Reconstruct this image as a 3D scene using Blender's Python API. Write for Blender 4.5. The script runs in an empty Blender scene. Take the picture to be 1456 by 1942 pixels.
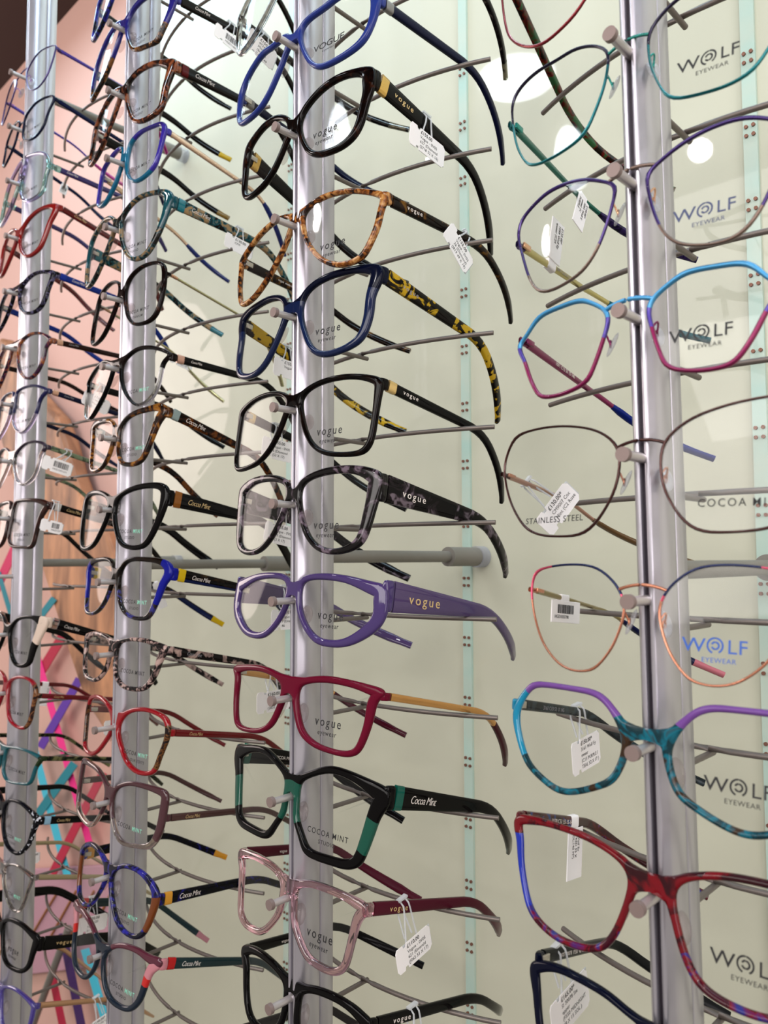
import bpy, bmesh, math, random
from mathutils import Vector, Matrix
random.seed(4)
S = bpy.context.scene
C = S.collection
# ---------------------------------------------------------------- camera, world, lights, exposure
TH, PIT, ROL = 0.7689, 0.0618, -0.0019
cd = bpy.data.cameras.new('camera'); cam = bpy.data.objects.new('camera', cd); C.objects.link(cam)
S.camera = cam
cd.sensor_fit = 'VERTICAL'; cd.sensor_height = 36; cd.lens = 1452.4 / 1942 * 36; cd.clip_start = .01
fw = Vector((-math.sin(TH)*math.cos(PIT), math.cos(TH)*math.cos(PIT), math.sin(PIT)))
rt = Vector((math.cos(TH), math.sin(TH), 0)); up = rt.cross(fw)
R2 = math.cos(ROL)*rt + math.sin(ROL)*up; U2 = -math.sin(ROL)*rt + math.cos(ROL)*up
m = Matrix((R2, U2, -fw)).transposed().to_4x4(); m.translation = (0, 0, 1.5)
cam.matrix_world = m
cd.dof.use_dof = True; cd.dof.focus_distance = .47; cd.dof.aperture_fstop = 13

def lin(h):
    h = h.lstrip('#'); v = [int(h[i:i+2], 16)/255 for i in (0, 2, 4)]
    return tuple(c/12.92 if c <= .04045 else ((c+.055)/1.055)**2.4 for c in v) + (1,)

w = bpy.data.worlds.new('room_light'); S.world = w; w.use_nodes = True
w.node_tree.nodes['Background'].inputs[0].default_value = (1, .92, .84, 1)
w.node_tree.nodes['Background'].inputs[1].default_value = .38
def area(name, loc, target, size, power, color, sy=None):
    l = bpy.data.lights.new(name, 'AREA'); l.energy = power; l.color = color[:3]
    l.shape = 'RECTANGLE' if sy else 'DISK'; l.size = size
    if sy: l.size_y = sy
    o = bpy.data.objects.new(name, l); C.objects.link(o); o.location = loc
    o.rotation_euler = (Vector(target)-Vector(loc)).to_track_quat('-Z', 'Y').to_euler()
    return o
area('cool_top_fill', (-.5, .30, 2.5), (-.5, .42, 1.5), 2.2, 11, (.64, .86, 1), .10)  # added out of view to cool and brighten the top of the wall
area('shop_ceiling_light', (.0, -1.3, 2.5), (-.4, .4, 1.5), 2.4, 50, (1, .96, .92), 1.3)
for k_, (x_, y_) in enumerate(((.45, -.25), (-.75, -.95), (.9, -.8), (-1.25, -.45))):
    area('sparkle_light', (x_, y_, 2.56), (x_*.6-.15, .4, 1.4), .06, .8, (1, .97, .95))  # small strong lights added off camera for sharp highlights on the frames
area('side_fill', (1.2, -.2, 2.0), (-.3, .4, 1.5), .6, 9, (1, .93, .94), 1.5)  # fill added from the right for contrast and highlights, not a fitting
area('left_fill', (-3.1, -.4, 2.2), (-1.0, .5, 1.6), 1.2, 17, (1, .84, .78))  # added warm fill, set far left so the glass panel doesn't mirror it
S.view_settings.view_transform = 'Standard'; S.view_settings.look = 'None'
S.view_settings.gamma = 1; S.view_settings.use_curve_mapping = False
S.view_settings.exposure = 0.32
S.cycles.transparent_max_bounces = 40; S.cycles.max_bounces = 12

# ---------------------------------------------------------------- materials
def nm(name):
    mt = bpy.data.materials.new(name); mt.use_nodes = True
    return mt, mt.node_tree.nodes, mt.node_tree.links, mt.node_tree.nodes['Principled BSDF']
def prin(name, col, rough=.4, metal=0, coat=0, bump=0, spec=.5):
    mt, N, L, b = nm(name)
    b.inputs['Base Color'].default_value = lin(col); b.inputs['Roughness'].default_value = rough
    b.inputs['Metallic'].default_value = metal; b.inputs['Coat Weight'].default_value = coat
    b.inputs['Specular IOR Level'].default_value = spec
    t = N.new('ShaderNodeTexNoise'); t.inputs['Scale'].default_value = 300
    tc = N.new('ShaderNodeTexCoord'); L.new(tc.outputs['Object'], t.inputs['Vector'])
    r = N.new('ShaderNodeMapRange'); r.inputs[3].default_value = rough*.85; r.inputs[4].default_value = min(1, rough*1.2)
    L.new(t.outputs['Fac'], r.inputs[0]); L.new(r.outputs[0], b.inputs['Roughness'])
    return mt
MC = {}
def deep(h, f=.6):
    v = lin(h); return tuple(c*f for c in v[:3]) + (1,)
def ac(cols, tr=0, scale=120, rough=.1, dist=1.2, cuts=(.42, .5, .6)):
    """acetate: one colour, or 2-3 colours of tortoiseshell; tr = how clear it is"""
    key = (cols if isinstance(cols, str) else tuple(cols), tr, scale, rough, cuts)
    if key in MC: return MC[key]
    cl = [cols] if isinstance(cols, str) else list(cols)
    mt, N, L, b = nm('acetate'); b.inputs['Roughness'].default_value = rough
    b.inputs['Coat Weight'].default_value = .9 if tr > .3 else .05; b.inputs['Coat Roughness'].default_value = .03; b.inputs['Specular IOR Level'].default_value = .1 if not tr else .3
    if len(cl) > 1:
        tc = N.new('ShaderNodeTexCoord'); t = N.new('ShaderNodeTexNoise'); rp = N.new('ShaderNodeValToRGB')
        t.inputs['Scale'].default_value = scale; t.inputs['Detail'].default_value = 2.5; t.inputs['Distortion'].default_value = dist
        L.new(tc.outputs['Object'], t.inputs['Vector']); L.new(t.outputs['Fac'], rp.inputs['Fac'])
        e = rp.color_ramp.elements; e[0].position = cuts[0]; e[0].color = deep(cl[0]); e[1].position = cuts[1]; e[1].color = deep(cl[1])
        if len(cl) > 2:
            n = e.new(cuts[2]); n.color = deep(cl[2], .75)
        L.new(rp.outputs['Color'], b.inputs['Base Color']); src = rp.outputs['Color']
    else:
        b.inputs['Base Color'].default_value = deep(cl[0]); src = None
    if tr >= .15:
        b.inputs['Transmission Weight'].default_value = min(1, tr*1.7) if tr < .4 else 1; b.inputs['IOR'].default_value = 1.45; b.inputs['Roughness'].default_value = .04
        b.inputs['Specular IOR Level'].default_value = .5
        lt = N.new('ShaderNodeMix'); lt.data_type = 'RGBA'; lt.inputs[0].default_value = 0 if tr < .4 else tr*.5; lt.inputs[7].default_value = (1, 1, 1, 1)
        if src: L.new(src, lt.inputs[6])
        else: lt.inputs[6].default_value = lin(cl[0])
        L.new(lt.outputs[2], b.inputs['Base Color'])
    elif tr:
        mx = N.new('ShaderNodeMixShader'); mx.inputs[0].default_value = tr
        tp = N.new('ShaderNodeBsdfTransparent')
        lt = N.new('ShaderNodeMix'); lt.data_type = 'RGBA'; lt.inputs[0].default_value = .55; lt.inputs[7].default_value = (1, 1, 1, 1)
        if src: L.new(src, lt.inputs[6])
        else: lt.inputs[6].default_value = deep(cl[0])
        L.new(lt.outputs[2], tp.inputs[0])
        L.new(b.outputs[0], mx.inputs[1]); L.new(tp.outputs[0], mx.inputs[2])
        L.new(mx.outputs[0], N['Material Output'].inputs[0])
    MC[key] = mt; return mt
def metal(c, rough=.28):
    k = ('m', c, rough)
    if k not in MC: MC[k] = prin('lacquered_metal', c, rough, .75, .4)
    return MC[k]
def clear(name, tint, refl=1.0, ior=1.45, mixc=None, amt=0):
    mt, N, L, b = nm(name); N.remove(b)
    tp = N.new('ShaderNodeBsdfTransparent'); tp.inputs[0].default_value = lin(tint)
    g = N.new('ShaderNodeBsdfGlossy'); g.inputs['Roughness'].default_value = .03
    f = N.new('ShaderNodeLayerWeight'); f.inputs[0].default_value = .5
    pw = N.new('ShaderNodeMath'); pw.operation = 'POWER'; pw.inputs[1].default_value = 4; L.new(f.outputs['Facing'], pw.inputs[0])
    mu = N.new('ShaderNodeMath'); mu.operation = 'MULTIPLY_ADD'; mu.inputs[1].default_value = .35*refl; mu.inputs[2].default_value = .03*refl
    L.new(pw.outputs[0], mu.inputs[0])
    mx = N.new('ShaderNodeMixShader'); L.new(mu.outputs[0], mx.inputs[0]); L.new(tp.outputs[0], mx.inputs[1]); L.new(g.outputs[0], mx.inputs[2])
    out = mx.outputs[0]
    if mixc:
        d = N.new('ShaderNodeBsdfDiffuse'); d.inputs[0].default_value = lin(mixc)
        m2 = N.new('ShaderNodeMixShader'); m2.inputs[0].default_value = amt
        L.new(out, m2.inputs[1]); L.new(d.outputs[0], m2.inputs[2]); out = m2.outputs[0]
    L.new(out, N['Material Output'].inputs[0]); return mt
LENS = clear('demo_lens', '#fcfcfc', .45)
PAD = clear('clear_silicone', '#e8e8ea', 1.4, 1.45, '#dfe0e6', .22)
PAD2 = clear('faint_silicone', '#f2efee', .6, 1.45, '#b8aeb0', .05)
LOOPM = clear('frosted_plastic', '#eef0f2', 1.2, 1.45, '#e8eaee', .45)
PAPER = prin('tag_paper', '#f2eef0', .55); INK = prin('printed_ink', '#141316', .6)
INKB = prin('blue_ink', '#2a55a8', .6); INKN = prin('navy_ink', '#3c4468', .6); GOLDI = prin('gold_foil', '#e8c890', .35, .6)
WHI = prin('pale_foil', '#e6dcd6', .4); MINT = prin('mint_ink', '#7fc4ac', .6); GREYI = prin('grey_ink', '#8d8a90', .6)
ALU = prin('brushed_aluminium', '#bcb9c2', .3, .85); ALUD = prin('anodised_slot', '#2e2730', .45, .5)
STEEL = prin('satin_steel_rod', '#6e6560', .42, .5); PEGM = prin('satin_peg_steel', '#c9c2c2', .35, .7); CAPM = prin('peg_cap', '#857470', .5, .4)
BARM = prin('grey_bar', '#7f7b74', .5, .3)

# ---------------------------------------------------------------- mesh helpers
def obj(name, bm, mats, parent=None, smooth=True, sub=0):
    me = bpy.data.meshes.new(name)
    bmesh.ops.recalc_face_normals(bm, faces=bm.faces[:]); bm.to_mesh(me); bm.free()
    for mt in (mats if isinstance(mats, (list, tuple)) else [mats]): me.materials.append(mt)
    if smooth:
        for p in me.polygons: p.use_smooth = True
        me.set_sharp_from_angle(angle=math.radians(50))
    o = bpy.data.objects.new(name, me); C.objects.link(o); o.parent = parent
    if sub:
        sm = o.modifiers.new('sub', 'SUBSURF'); sm.levels = sm.render_levels = sub
    return o
def thing(name, label, cat, loc, group=None, rot=(0, 0, 0)):
    o = bpy.data.objects.new(name, None); o.empty_display_size = .01; C.objects.link(o)
    o.location = loc; o.rotation_euler = rot; tag(o, label, cat, group); return o
def tag(o, label, cat, group=None):
    o['label'] = label; o['category'] = cat
    if group: o['group'] = group
    return o
def box(bm, c, s, rot=None, mi=0, bev=0):
    r = bmesh.ops.create_cube(bm, size=1); vs = r['verts']
    bmesh.ops.scale(bm, vec=s, verts=vs)
    if bev:
        es = list({e for v in vs for e in v.link_edges})
        rb = bmesh.ops.bevel(bm, geom=es, offset=bev, segments=2, affect='EDGES', profile=.5)
        vs = list({v for f in rb['faces'] for v in f.verts} | {v for v in vs if v.is_valid})
    if rot is not None: bmesh.ops.rotate(bm, cent=(0, 0, 0), matrix=rot, verts=vs)
    bmesh.ops.translate(bm, vec=c, verts=vs)
    for f in {f for v in vs for f in v.link_faces}: f.material_index = mi
def sweep(bm, path, radf, n=10, mi=0, side=Vector((1, 0, 0)), ex=2.0):
    """path of points; radf(t)->(a,b) half sizes: a along side, b across"""
    P = [Vector(p) for p in path]; rings = []
    for i, p in enumerate(P):
        t = (P[min(i+1, len(P)-1)]-P[max(i-1, 0)]).normalized()
        s = (side - t*side.dot(t))
        if s.length < 1e-6: s = Vector((0, 0, 1)) - t*t.z
        s.normalize(); u = s.cross(t)
        a, b = radf(i/(len(P)-1)); ring = []
        for k in range(n):
            an = 2*math.pi*(k+.5)/n; ca, sa = math.cos(an), math.sin(an)
            ring.append(bm.verts.new(p + s*a*math.copysign(abs(ca)**(2/ex), ca) + u*b*math.copysign(abs(sa)**(2/ex), sa)))
        rings.append(ring)
    for i in range(len(rings)-1):
        for k in range(n):
            bm.faces.new((rings[i][k], rings[i][(k+1) % n], rings[i+1][(k+1) % n], rings[i+1][k])).material_index = mi
    for r in (rings[0], rings[-1]): bm.faces.new(r).material_index = mi
def tube(bm, path, r, n=8, mi=0): sweep(bm, path, lambda t: (r, r), n, mi)
def cyl(bm, a, b, r, n=24, mi=0):
    a, b = Vector(a), Vector(b); d = (b-a).normalized(); s = d.orthogonal().normalized(); u = d.cross(s)
    ra = [bm.verts.new(a+(s*math.cos(2*math.pi*k/n)+u*math.sin(2*math.pi*k/n))*r) for k in range(n)]
    rb = [bm.verts.new(b+(s*math.cos(2*math.pi*k/n)+u*math.sin(2*math.pi*k/n))*r) for k in range(n)]
    for k in range(n): bm.faces.new((ra[k], ra[(k+1) % n], rb[(k+1) % n], rb[k])).material_index = mi
    bm.faces.new(ra).material_index = mi; bm.faces.new(rb).material_index = mi
TXT = {}
def text(name, s, size, mat, parent, loc, rot, spacing=1.0, shear=0, align='CENTER', lines=1.0, sx=1.0, thick=0):
    k = (s, spacing, shear, align, lines, thick)
    if k not in TXT:
        cu = bpy.data.curves.new('t', 'FONT'); cu.body = s; cu.size = 1; cu.space_character = spacing; cu.shear = shear
        cu.align_x = align; cu.space_line = lines; cu.resolution_u = 3; cu.extrude = .012; cu.offset = thick
        o = bpy.data.objects.new('t', cu); C.objects.link(o); bpy.context.view_layer.update()
        me = bpy.data.meshes.new_from_object(o.evaluated_get(bpy.context.evaluated_depsgraph_get()))
        bpy.data.objects.remove(o); bpy.data.curves.remove(cu); TXT[k] = me
    me = TXT[k].copy(); me.materials.clear(); me.materials.append(mat)
    o = bpy.data.objects.new(name, me); C.objects.link(o); o.parent = parent
    o.location = loc; o.rotation_euler = rot; o.scale = (size*sx, size, size); return o
MM = .001
# ---------------------------------------------------------------- where the four display columns stand (mm, camera at the origin, z up)
COL = {1: (-837.5, 289.5, 13.0, 8.5), 2: (-609.0, 289.5, -6.4, 7.8), 3: (-376.3, 289.5, -7.6, 5.7), 4: (-145.5, 290.6, -5.3, 3.8)}
LEAN = {1: 0, 2: 0, 3: 0, 4: .647}
def peg(c, i):
    R, D, z, top = COL[c]; return Vector((R+LEAN[c]*(i-top), D, z-60*(i-top)+1500))
# ---------------------------------------------------------------- setting
def struct(name, bm, mt, parent=None, smooth=False):
    o = obj(name, bm, mt, parent, smooth)
    if parent is None: o['kind'] = 'structure'
    return o
def wallmat(name, c1, c2, rough, coat, scale=2.5, spec=.5):
    mt, N, L, b = nm(name); b.inputs['Roughness'].default_value = rough; b.inputs['Coat Weight'].default_value = coat
    b.inputs['Coat Roughness'].default_value = .02; b.inputs['Specular IOR Level'].default_value = spec
    tc = N.new('ShaderNodeTexCoord'); t = N.new('ShaderNodeTexNoise'); t.inputs['Scale'].default_value = scale; t.inputs['Detail'].default_value = 4
    mx = N.new('ShaderNodeMix'); mx.data_type = 'RGBA'; mx.inputs[6].default_value = lin(c1); mx.inputs[7].default_value = lin(c2)
    L.new(tc.outputs['Object'], t.inputs['Vector']); L.new(t.outputs['Fac'], mx.inputs[0]); L.new(mx.outputs[2], b.inputs['Base Color'])
    return mt
GLASSW = wallmat('back_painted_glass', '#c2c1ae', '#b9b9a5', .5, .4)
PINK = wallmat('pink_wall_paint', '#d6aca0', '#cea295', .8, 0)
BROWN = wallmat('dark_brown_paint', '#3a211c', '#2f1a16', .7, 0)
FLOORM = wallmat('grey_carpet', '#6f6a66', '#5f5b57', .9, 0, 60)
WY = .5045
b = bmesh.new(); box(b, (.2375, WY+.006, 1.275), (2.425, .012, 2.55)); struct('wall_back', b, GLASSW)
b = bmesh.new(); box(b, (-1.0, .63, 1.3), (4.2, .02, 2.6)); struct('wall_rear', b, PINK)
b = bmesh.new(); box(b, (-.9, -.3, 2.62), (4.4, 1.9, .04)); struct('ceiling', b, BROWN)
b = bmesh.new(); box(b, (-.9, -.4, -.01), (4.4, 2.1, .02)); struct('floor', b, FLOORM)
# glass joint strips behind the panels, with groups of four copper screws
STRIP = wallmat('glass_edge_strip', '#93c2bb', '#c4c2b0', .4, .3, 28); COPPER = prin('copper_screw', '#7d5546', .45, .5)
for n, c in enumerate((2, 3, 4, 1)):
    x = (COL[c][0]-15)*MM
    if c == 1: x = -.967
    b = bmesh.new(); box(b, (x, WY-.0012, 1.275), (.0085, .0024, 2.55)); st = struct('trim_%d' % (n+1), b, STRIP)
    if c != 1:
        for k in range(22):
            z = 1.5+.418-.0485*k
            b = bmesh.new()
            for dx in (-1, 1):
                for dz in (-1, 1): cyl(b, (x+dx*.0022, WY-.0036, z+dz*.003), (x+dx*.0022, WY-.002, z+dz*.003), .0012, 10)
            obj('screw_group', b, COPPER, st)
# ceiling spotlights whose reflection shows in the glass
EMI = bpy.data.materials.new('lamp_glow'); EMI.use_nodes = True
bs = EMI.node_tree.nodes['Principled BSDF']; bs.inputs['Emission Color'].default_value = (.85, .92, 1, 1); bs.inputs['Emission Strength'].default_value = 22
for (x, y, r, lb) in ((-.93, -.38, .085, 'round ceiling light mirrored beside the top of the middle post'),):
    t = thing('ceiling_light', lb, 'light', (x, y, 2.6)); b = bmesh.new(); cyl(b, (0, 0, 0), (0, 0, -.03), r+.01, 40); obj('housing', b, prin('white_housing', '#e6e6e6', .4), t)
    b = bmesh.new(); cyl(b, (0, 0, -.03), (0, 0, -.034), r, 40); obj('diffuser', b, EMI, t)

# ---------------------------------------------------------------- display columns
ROWS = {1: range(0, 17), 2: range(-1, 15), 3: range(-1, 12), 4: range(-1, 8)}
CLAB = {1: 'farthest, leftmost aluminium display post, against the pink wall', 2: 'second aluminium display post from the left, hung with small dark glasses',
        3: 'third aluminium display post from the left, in the middle of the wall', 4: 'nearest aluminium display post, rightmost, with the largest pegs'}
def wire_y(x): return 78+23*(x/95)**2
WZ = -11.5
for c in (1, 2, 3, 4):
    R, D, z0, top = COL[c]
    root = thing('display_post', CLAB[c], 'display post', (R*MM, D*MM, 0), 'aluminium display posts')
    root.rotation_euler = (0, -LEAN[c]/60, 0)
    if LEAN[c]: root.location.x = (R+LEAN[c]/60*z0 - LEAN[c]/60*1500*-1)*MM
    # profile seen from above (mm): half outline, mirrored; slot at the front
    half = [(1.15, 22.5), (1.15, 17.9), (1.5, 17.5), (2.7, 17.5), (3.1, 17.8), (3.5, 18.6), (5.0, 20.6), (6.3, 23.4), (7.0, 27), (6.9, 31), (6.3, 34.6), (5.8, 35.4), (5.2, 35.6), (5.8, 35.9), (6.1, 36.3), (6.1, 46.0), (5.6, 46.5)]
    prof = [(-x, y) for x, y in half][::-1] + half
    b = bmesh.new(); lo = [b.verts.new((x*MM, y*MM, .002)) for x, y in prof]; hi = [b.verts.new((x*MM, y*MM, 2.56)) for x, y in prof]
    n = len(prof)
    for k in range(n): b.faces.new((lo[k], lo[(k+1) % n], hi[(k+1) % n], hi[k]))
    b.faces.new(lo); b.faces.new(hi); obj('post_profile', b, ALU, root)
    b = bmesh.new(); box(b, (0, .0213, 1.28), (.0022, .0022, 2.55)); obj('slot_lining', b, ALUD, root)
    inv = root.rotation_euler.to_matrix().inverted()
    def L_(v): return inv @ (Vector(v)*MM - root.location)
    for i in ROWS[c]:
        P = peg(c, i)
        b = bmesh.new(); cyl(b, L_(P+Vector((0, 2, 0))), L_(P+Vector((0, 21, 0))), 2.15*MM); sh = obj('peg', b, PEGM, root)
        b = bmesh.new(); cyl(b, L_(P+Vector((0, 0, 0))), L_(P+Vector((0, 2.6, 0))), 3.1*MM, 32); obj('peg_cap', b, CAPM, sh)
        b = bmesh.new()
        pts = [L_(P+Vector((x, wire_y(x), WZ))) for x in [k*9.5 for k in range(-10, 11)]]
        tube(b, pts, 1.5*MM, 10); wr = obj('temple_rest', b, STEEL, root)
        b = bmesh.new(); tube(b, [L_(P+Vector((0, 46, WZ-2.6))), L_(P+Vector((0, 83, WZ-2.6)))], 1.5*MM, 10); obj('strut', b, STEEL, wr)
    bars = [0.] if c > 1 else [0., 515.]
    for bz in bars:
        z = 1500+bz+{1: -3, 2: -4, 3: 2, 4: -5}[c]
        b = bmesh.new(); cyl(b, L_((R, D+45, z)), L_((R, D+200, z)), 4.3*MM, 28); wb = obj('wall_bar', b, BARM, root)
        b = bmesh.new(); cyl(b, L_((R, D+170, z)), L_((R, D+205, z)), 7.5*MM, 32); obj('bar_collar', b, BARM, wb)
        b = bmesh.new(); cyl(b, L_((R, D+205, z)), L_((R, D+214.5, z)), 8.6*MM, 32); obj('clear_washer', b, PAD, wb)

# ---------------------------------------------------------------- things beyond the glass, on the pink wall side
def ray(x, y, D):
    d = R2*((x-728)/1452.4) - U2*((y-971)/1452.4) + fw
    return d*(D/d.y) + Vector((0, 0, 1.5))
WOOD, N, L, bb = nm('rough_wood'); bb.inputs['Roughness'].default_value = .6
tc = N.new('ShaderNodeTexCoord'); mp = N.new('ShaderNodeMapping'); mp.inputs['Scale'].default_value = (7, 7, 2.6); t = N.new('ShaderNodeTexNoise'); t.inputs['Scale'].default_value = 2.2; t.inputs['Detail'].default_value = 6; t.inputs['Distortion'].default_value = 1.2
rp = N.new('ShaderNodeValToRGB'); rp.color_ramp.elements[0].position = .3; rp.color_ramp.elements[0].color = lin('#5f3a26'); rp.color_ramp.elements[1].position = .68; rp.color_ramp.elements[1].color = lin('#c58a62')
L.new(tc.outputs['Object'], mp.inputs[0]); L.new(mp.outputs[0], t.inputs['Vector']); L.new(t.outputs['Fac'], rp.inputs['Fac']); L.new(rp.outputs[0], bb.inputs['Base Color'])
def slab(name, px, D, thick, mt, label, cat, group=None, sub=0):
    b = bmesh.new(); P = [ray(x, y, D) for x, y in px]; o0 = sum(P, Vector())/len(P)
    f = [b.verts.new(p-o0) for p in P]; k = [b.verts.new(p-o0+Vector((0, thick, 0))) for p in P]; n = len(P)
    b.faces.new(f); b.faces.new(k[::-1])
    for i in range(n): b.faces.new((f[i], k[i], k[(i+1) % n], f[(i+1) % n]))
    o = obj(name, b, mt, None, False); o.location = o0; tag(o, label, cat, group)
    bv = o.modifiers.new('bev', 'BEVEL'); bv.width = thick*.2; bv.segments = 2
    return o
slab('timber_board', [(-40, 700), (0, 640), (20, 655), (60, 740), (105, 790), (122, 838), (140, 905), (165, 975), (200, 1010), (230, 1100), (225, 1340), (206, 1400), (160, 1330), (120, 1210), (95, 1130), (70, 1050), (20, 900)], .575, .03, WOOD,
     'rough brown timber board leaning behind the leftmost post', 'board')
RIB = [('#b0183c', [(128, 1190), (58, 1305)], 17, 'crimson strap just below the timber board behind the leftmost post'),
       ('#ea2a86', [(68, 1240), (170, 1605)], 12, 'hot pink strap running down right behind the leftmost post'),
       ('#5a2a9a', [(150, 1288), (76, 1418)], 15, 'purple strap beside the leftmost post under the red glasses'),
       ('#3fb4cc', [(56, 1390), (128, 1665)], 13, 'light blue strap slanting behind the patterned black glasses'),
       ('#137a88', [(140, 1448), (56, 1566)], 16, 'dark teal strap crossing the light blue one'),
       ('#b0183c', [(195, 1465), (98, 1658)], 15, 'crimson strap left of the brown mauve glasses'),
       ('#3fb4cc', [(160, 1800), (206, 1960)], 15, 'light blue strap at the bottom beside the second post'),
       ('#3a1658', [(118, 1770), (156, 1960)], 15, 'dark purple strap low behind the leftmost post'),
       ('#b0183c', [(98, 1850), (122, 1965)], 13, 'crimson strap at the very bottom left'),
       ('#c81e58', [(32, 1030), (-14, 1130)], 16, 'pink red strap left of the leftmost post'),
       ('#137a88', [(-4, 1085), (24, 1180)], 8, 'narrow teal strap at the left edge'),
       ('#137a88', [(102, 1135), (60, 1190)], 12, 'short teal strap at the edge of the timber board')]
for k, (col, (a, e), wd, lb) in enumerate(RIB):
    a, e = Vector(a), Vector(e); d = (e-a).normalized(); n_ = Vector((-d.y, d.x))*wd/2
    slab('strap', [tuple(a+n_), tuple(e+n_), tuple(e-n_), tuple(a-n_)], .596 - .0022*k, .0016, prin('woven_strap', col, .7), lb, 'strap', 'coloured straps behind the leftmost post')
bx = slab('storage_panel', [(40, 1650), (215, 1640), (225, 1830), (40, 1850)], .606, .010, prin('mauve_board', '#b78a98', .7), 'mauve panel with slanting brown stripes low behind the leftmost post', 'panel')
for k in range(4):
    b = bmesh.new(); a, e = ray(62+k*34, 1770+k*6, .6045)-bx.location, ray(110+k*34, 1690, .6045)-bx.location
    tube(b, [a, e], .0022, 6); obj('stripe', b, prin('brown_stripe', '#9a6236', .7), bx)
b = bmesh.new(); a, e = ray(130, 1760, .56), ray(62, 1945, .56); o0 = (a+e)/2; tube(b, [a-o0, e-o0], .006, 12)
o = obj('metal_pole', b, BARM, None); o.location = o0; tag(o, 'slanting grey pole low beside the leftmost post', 'pole')
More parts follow.
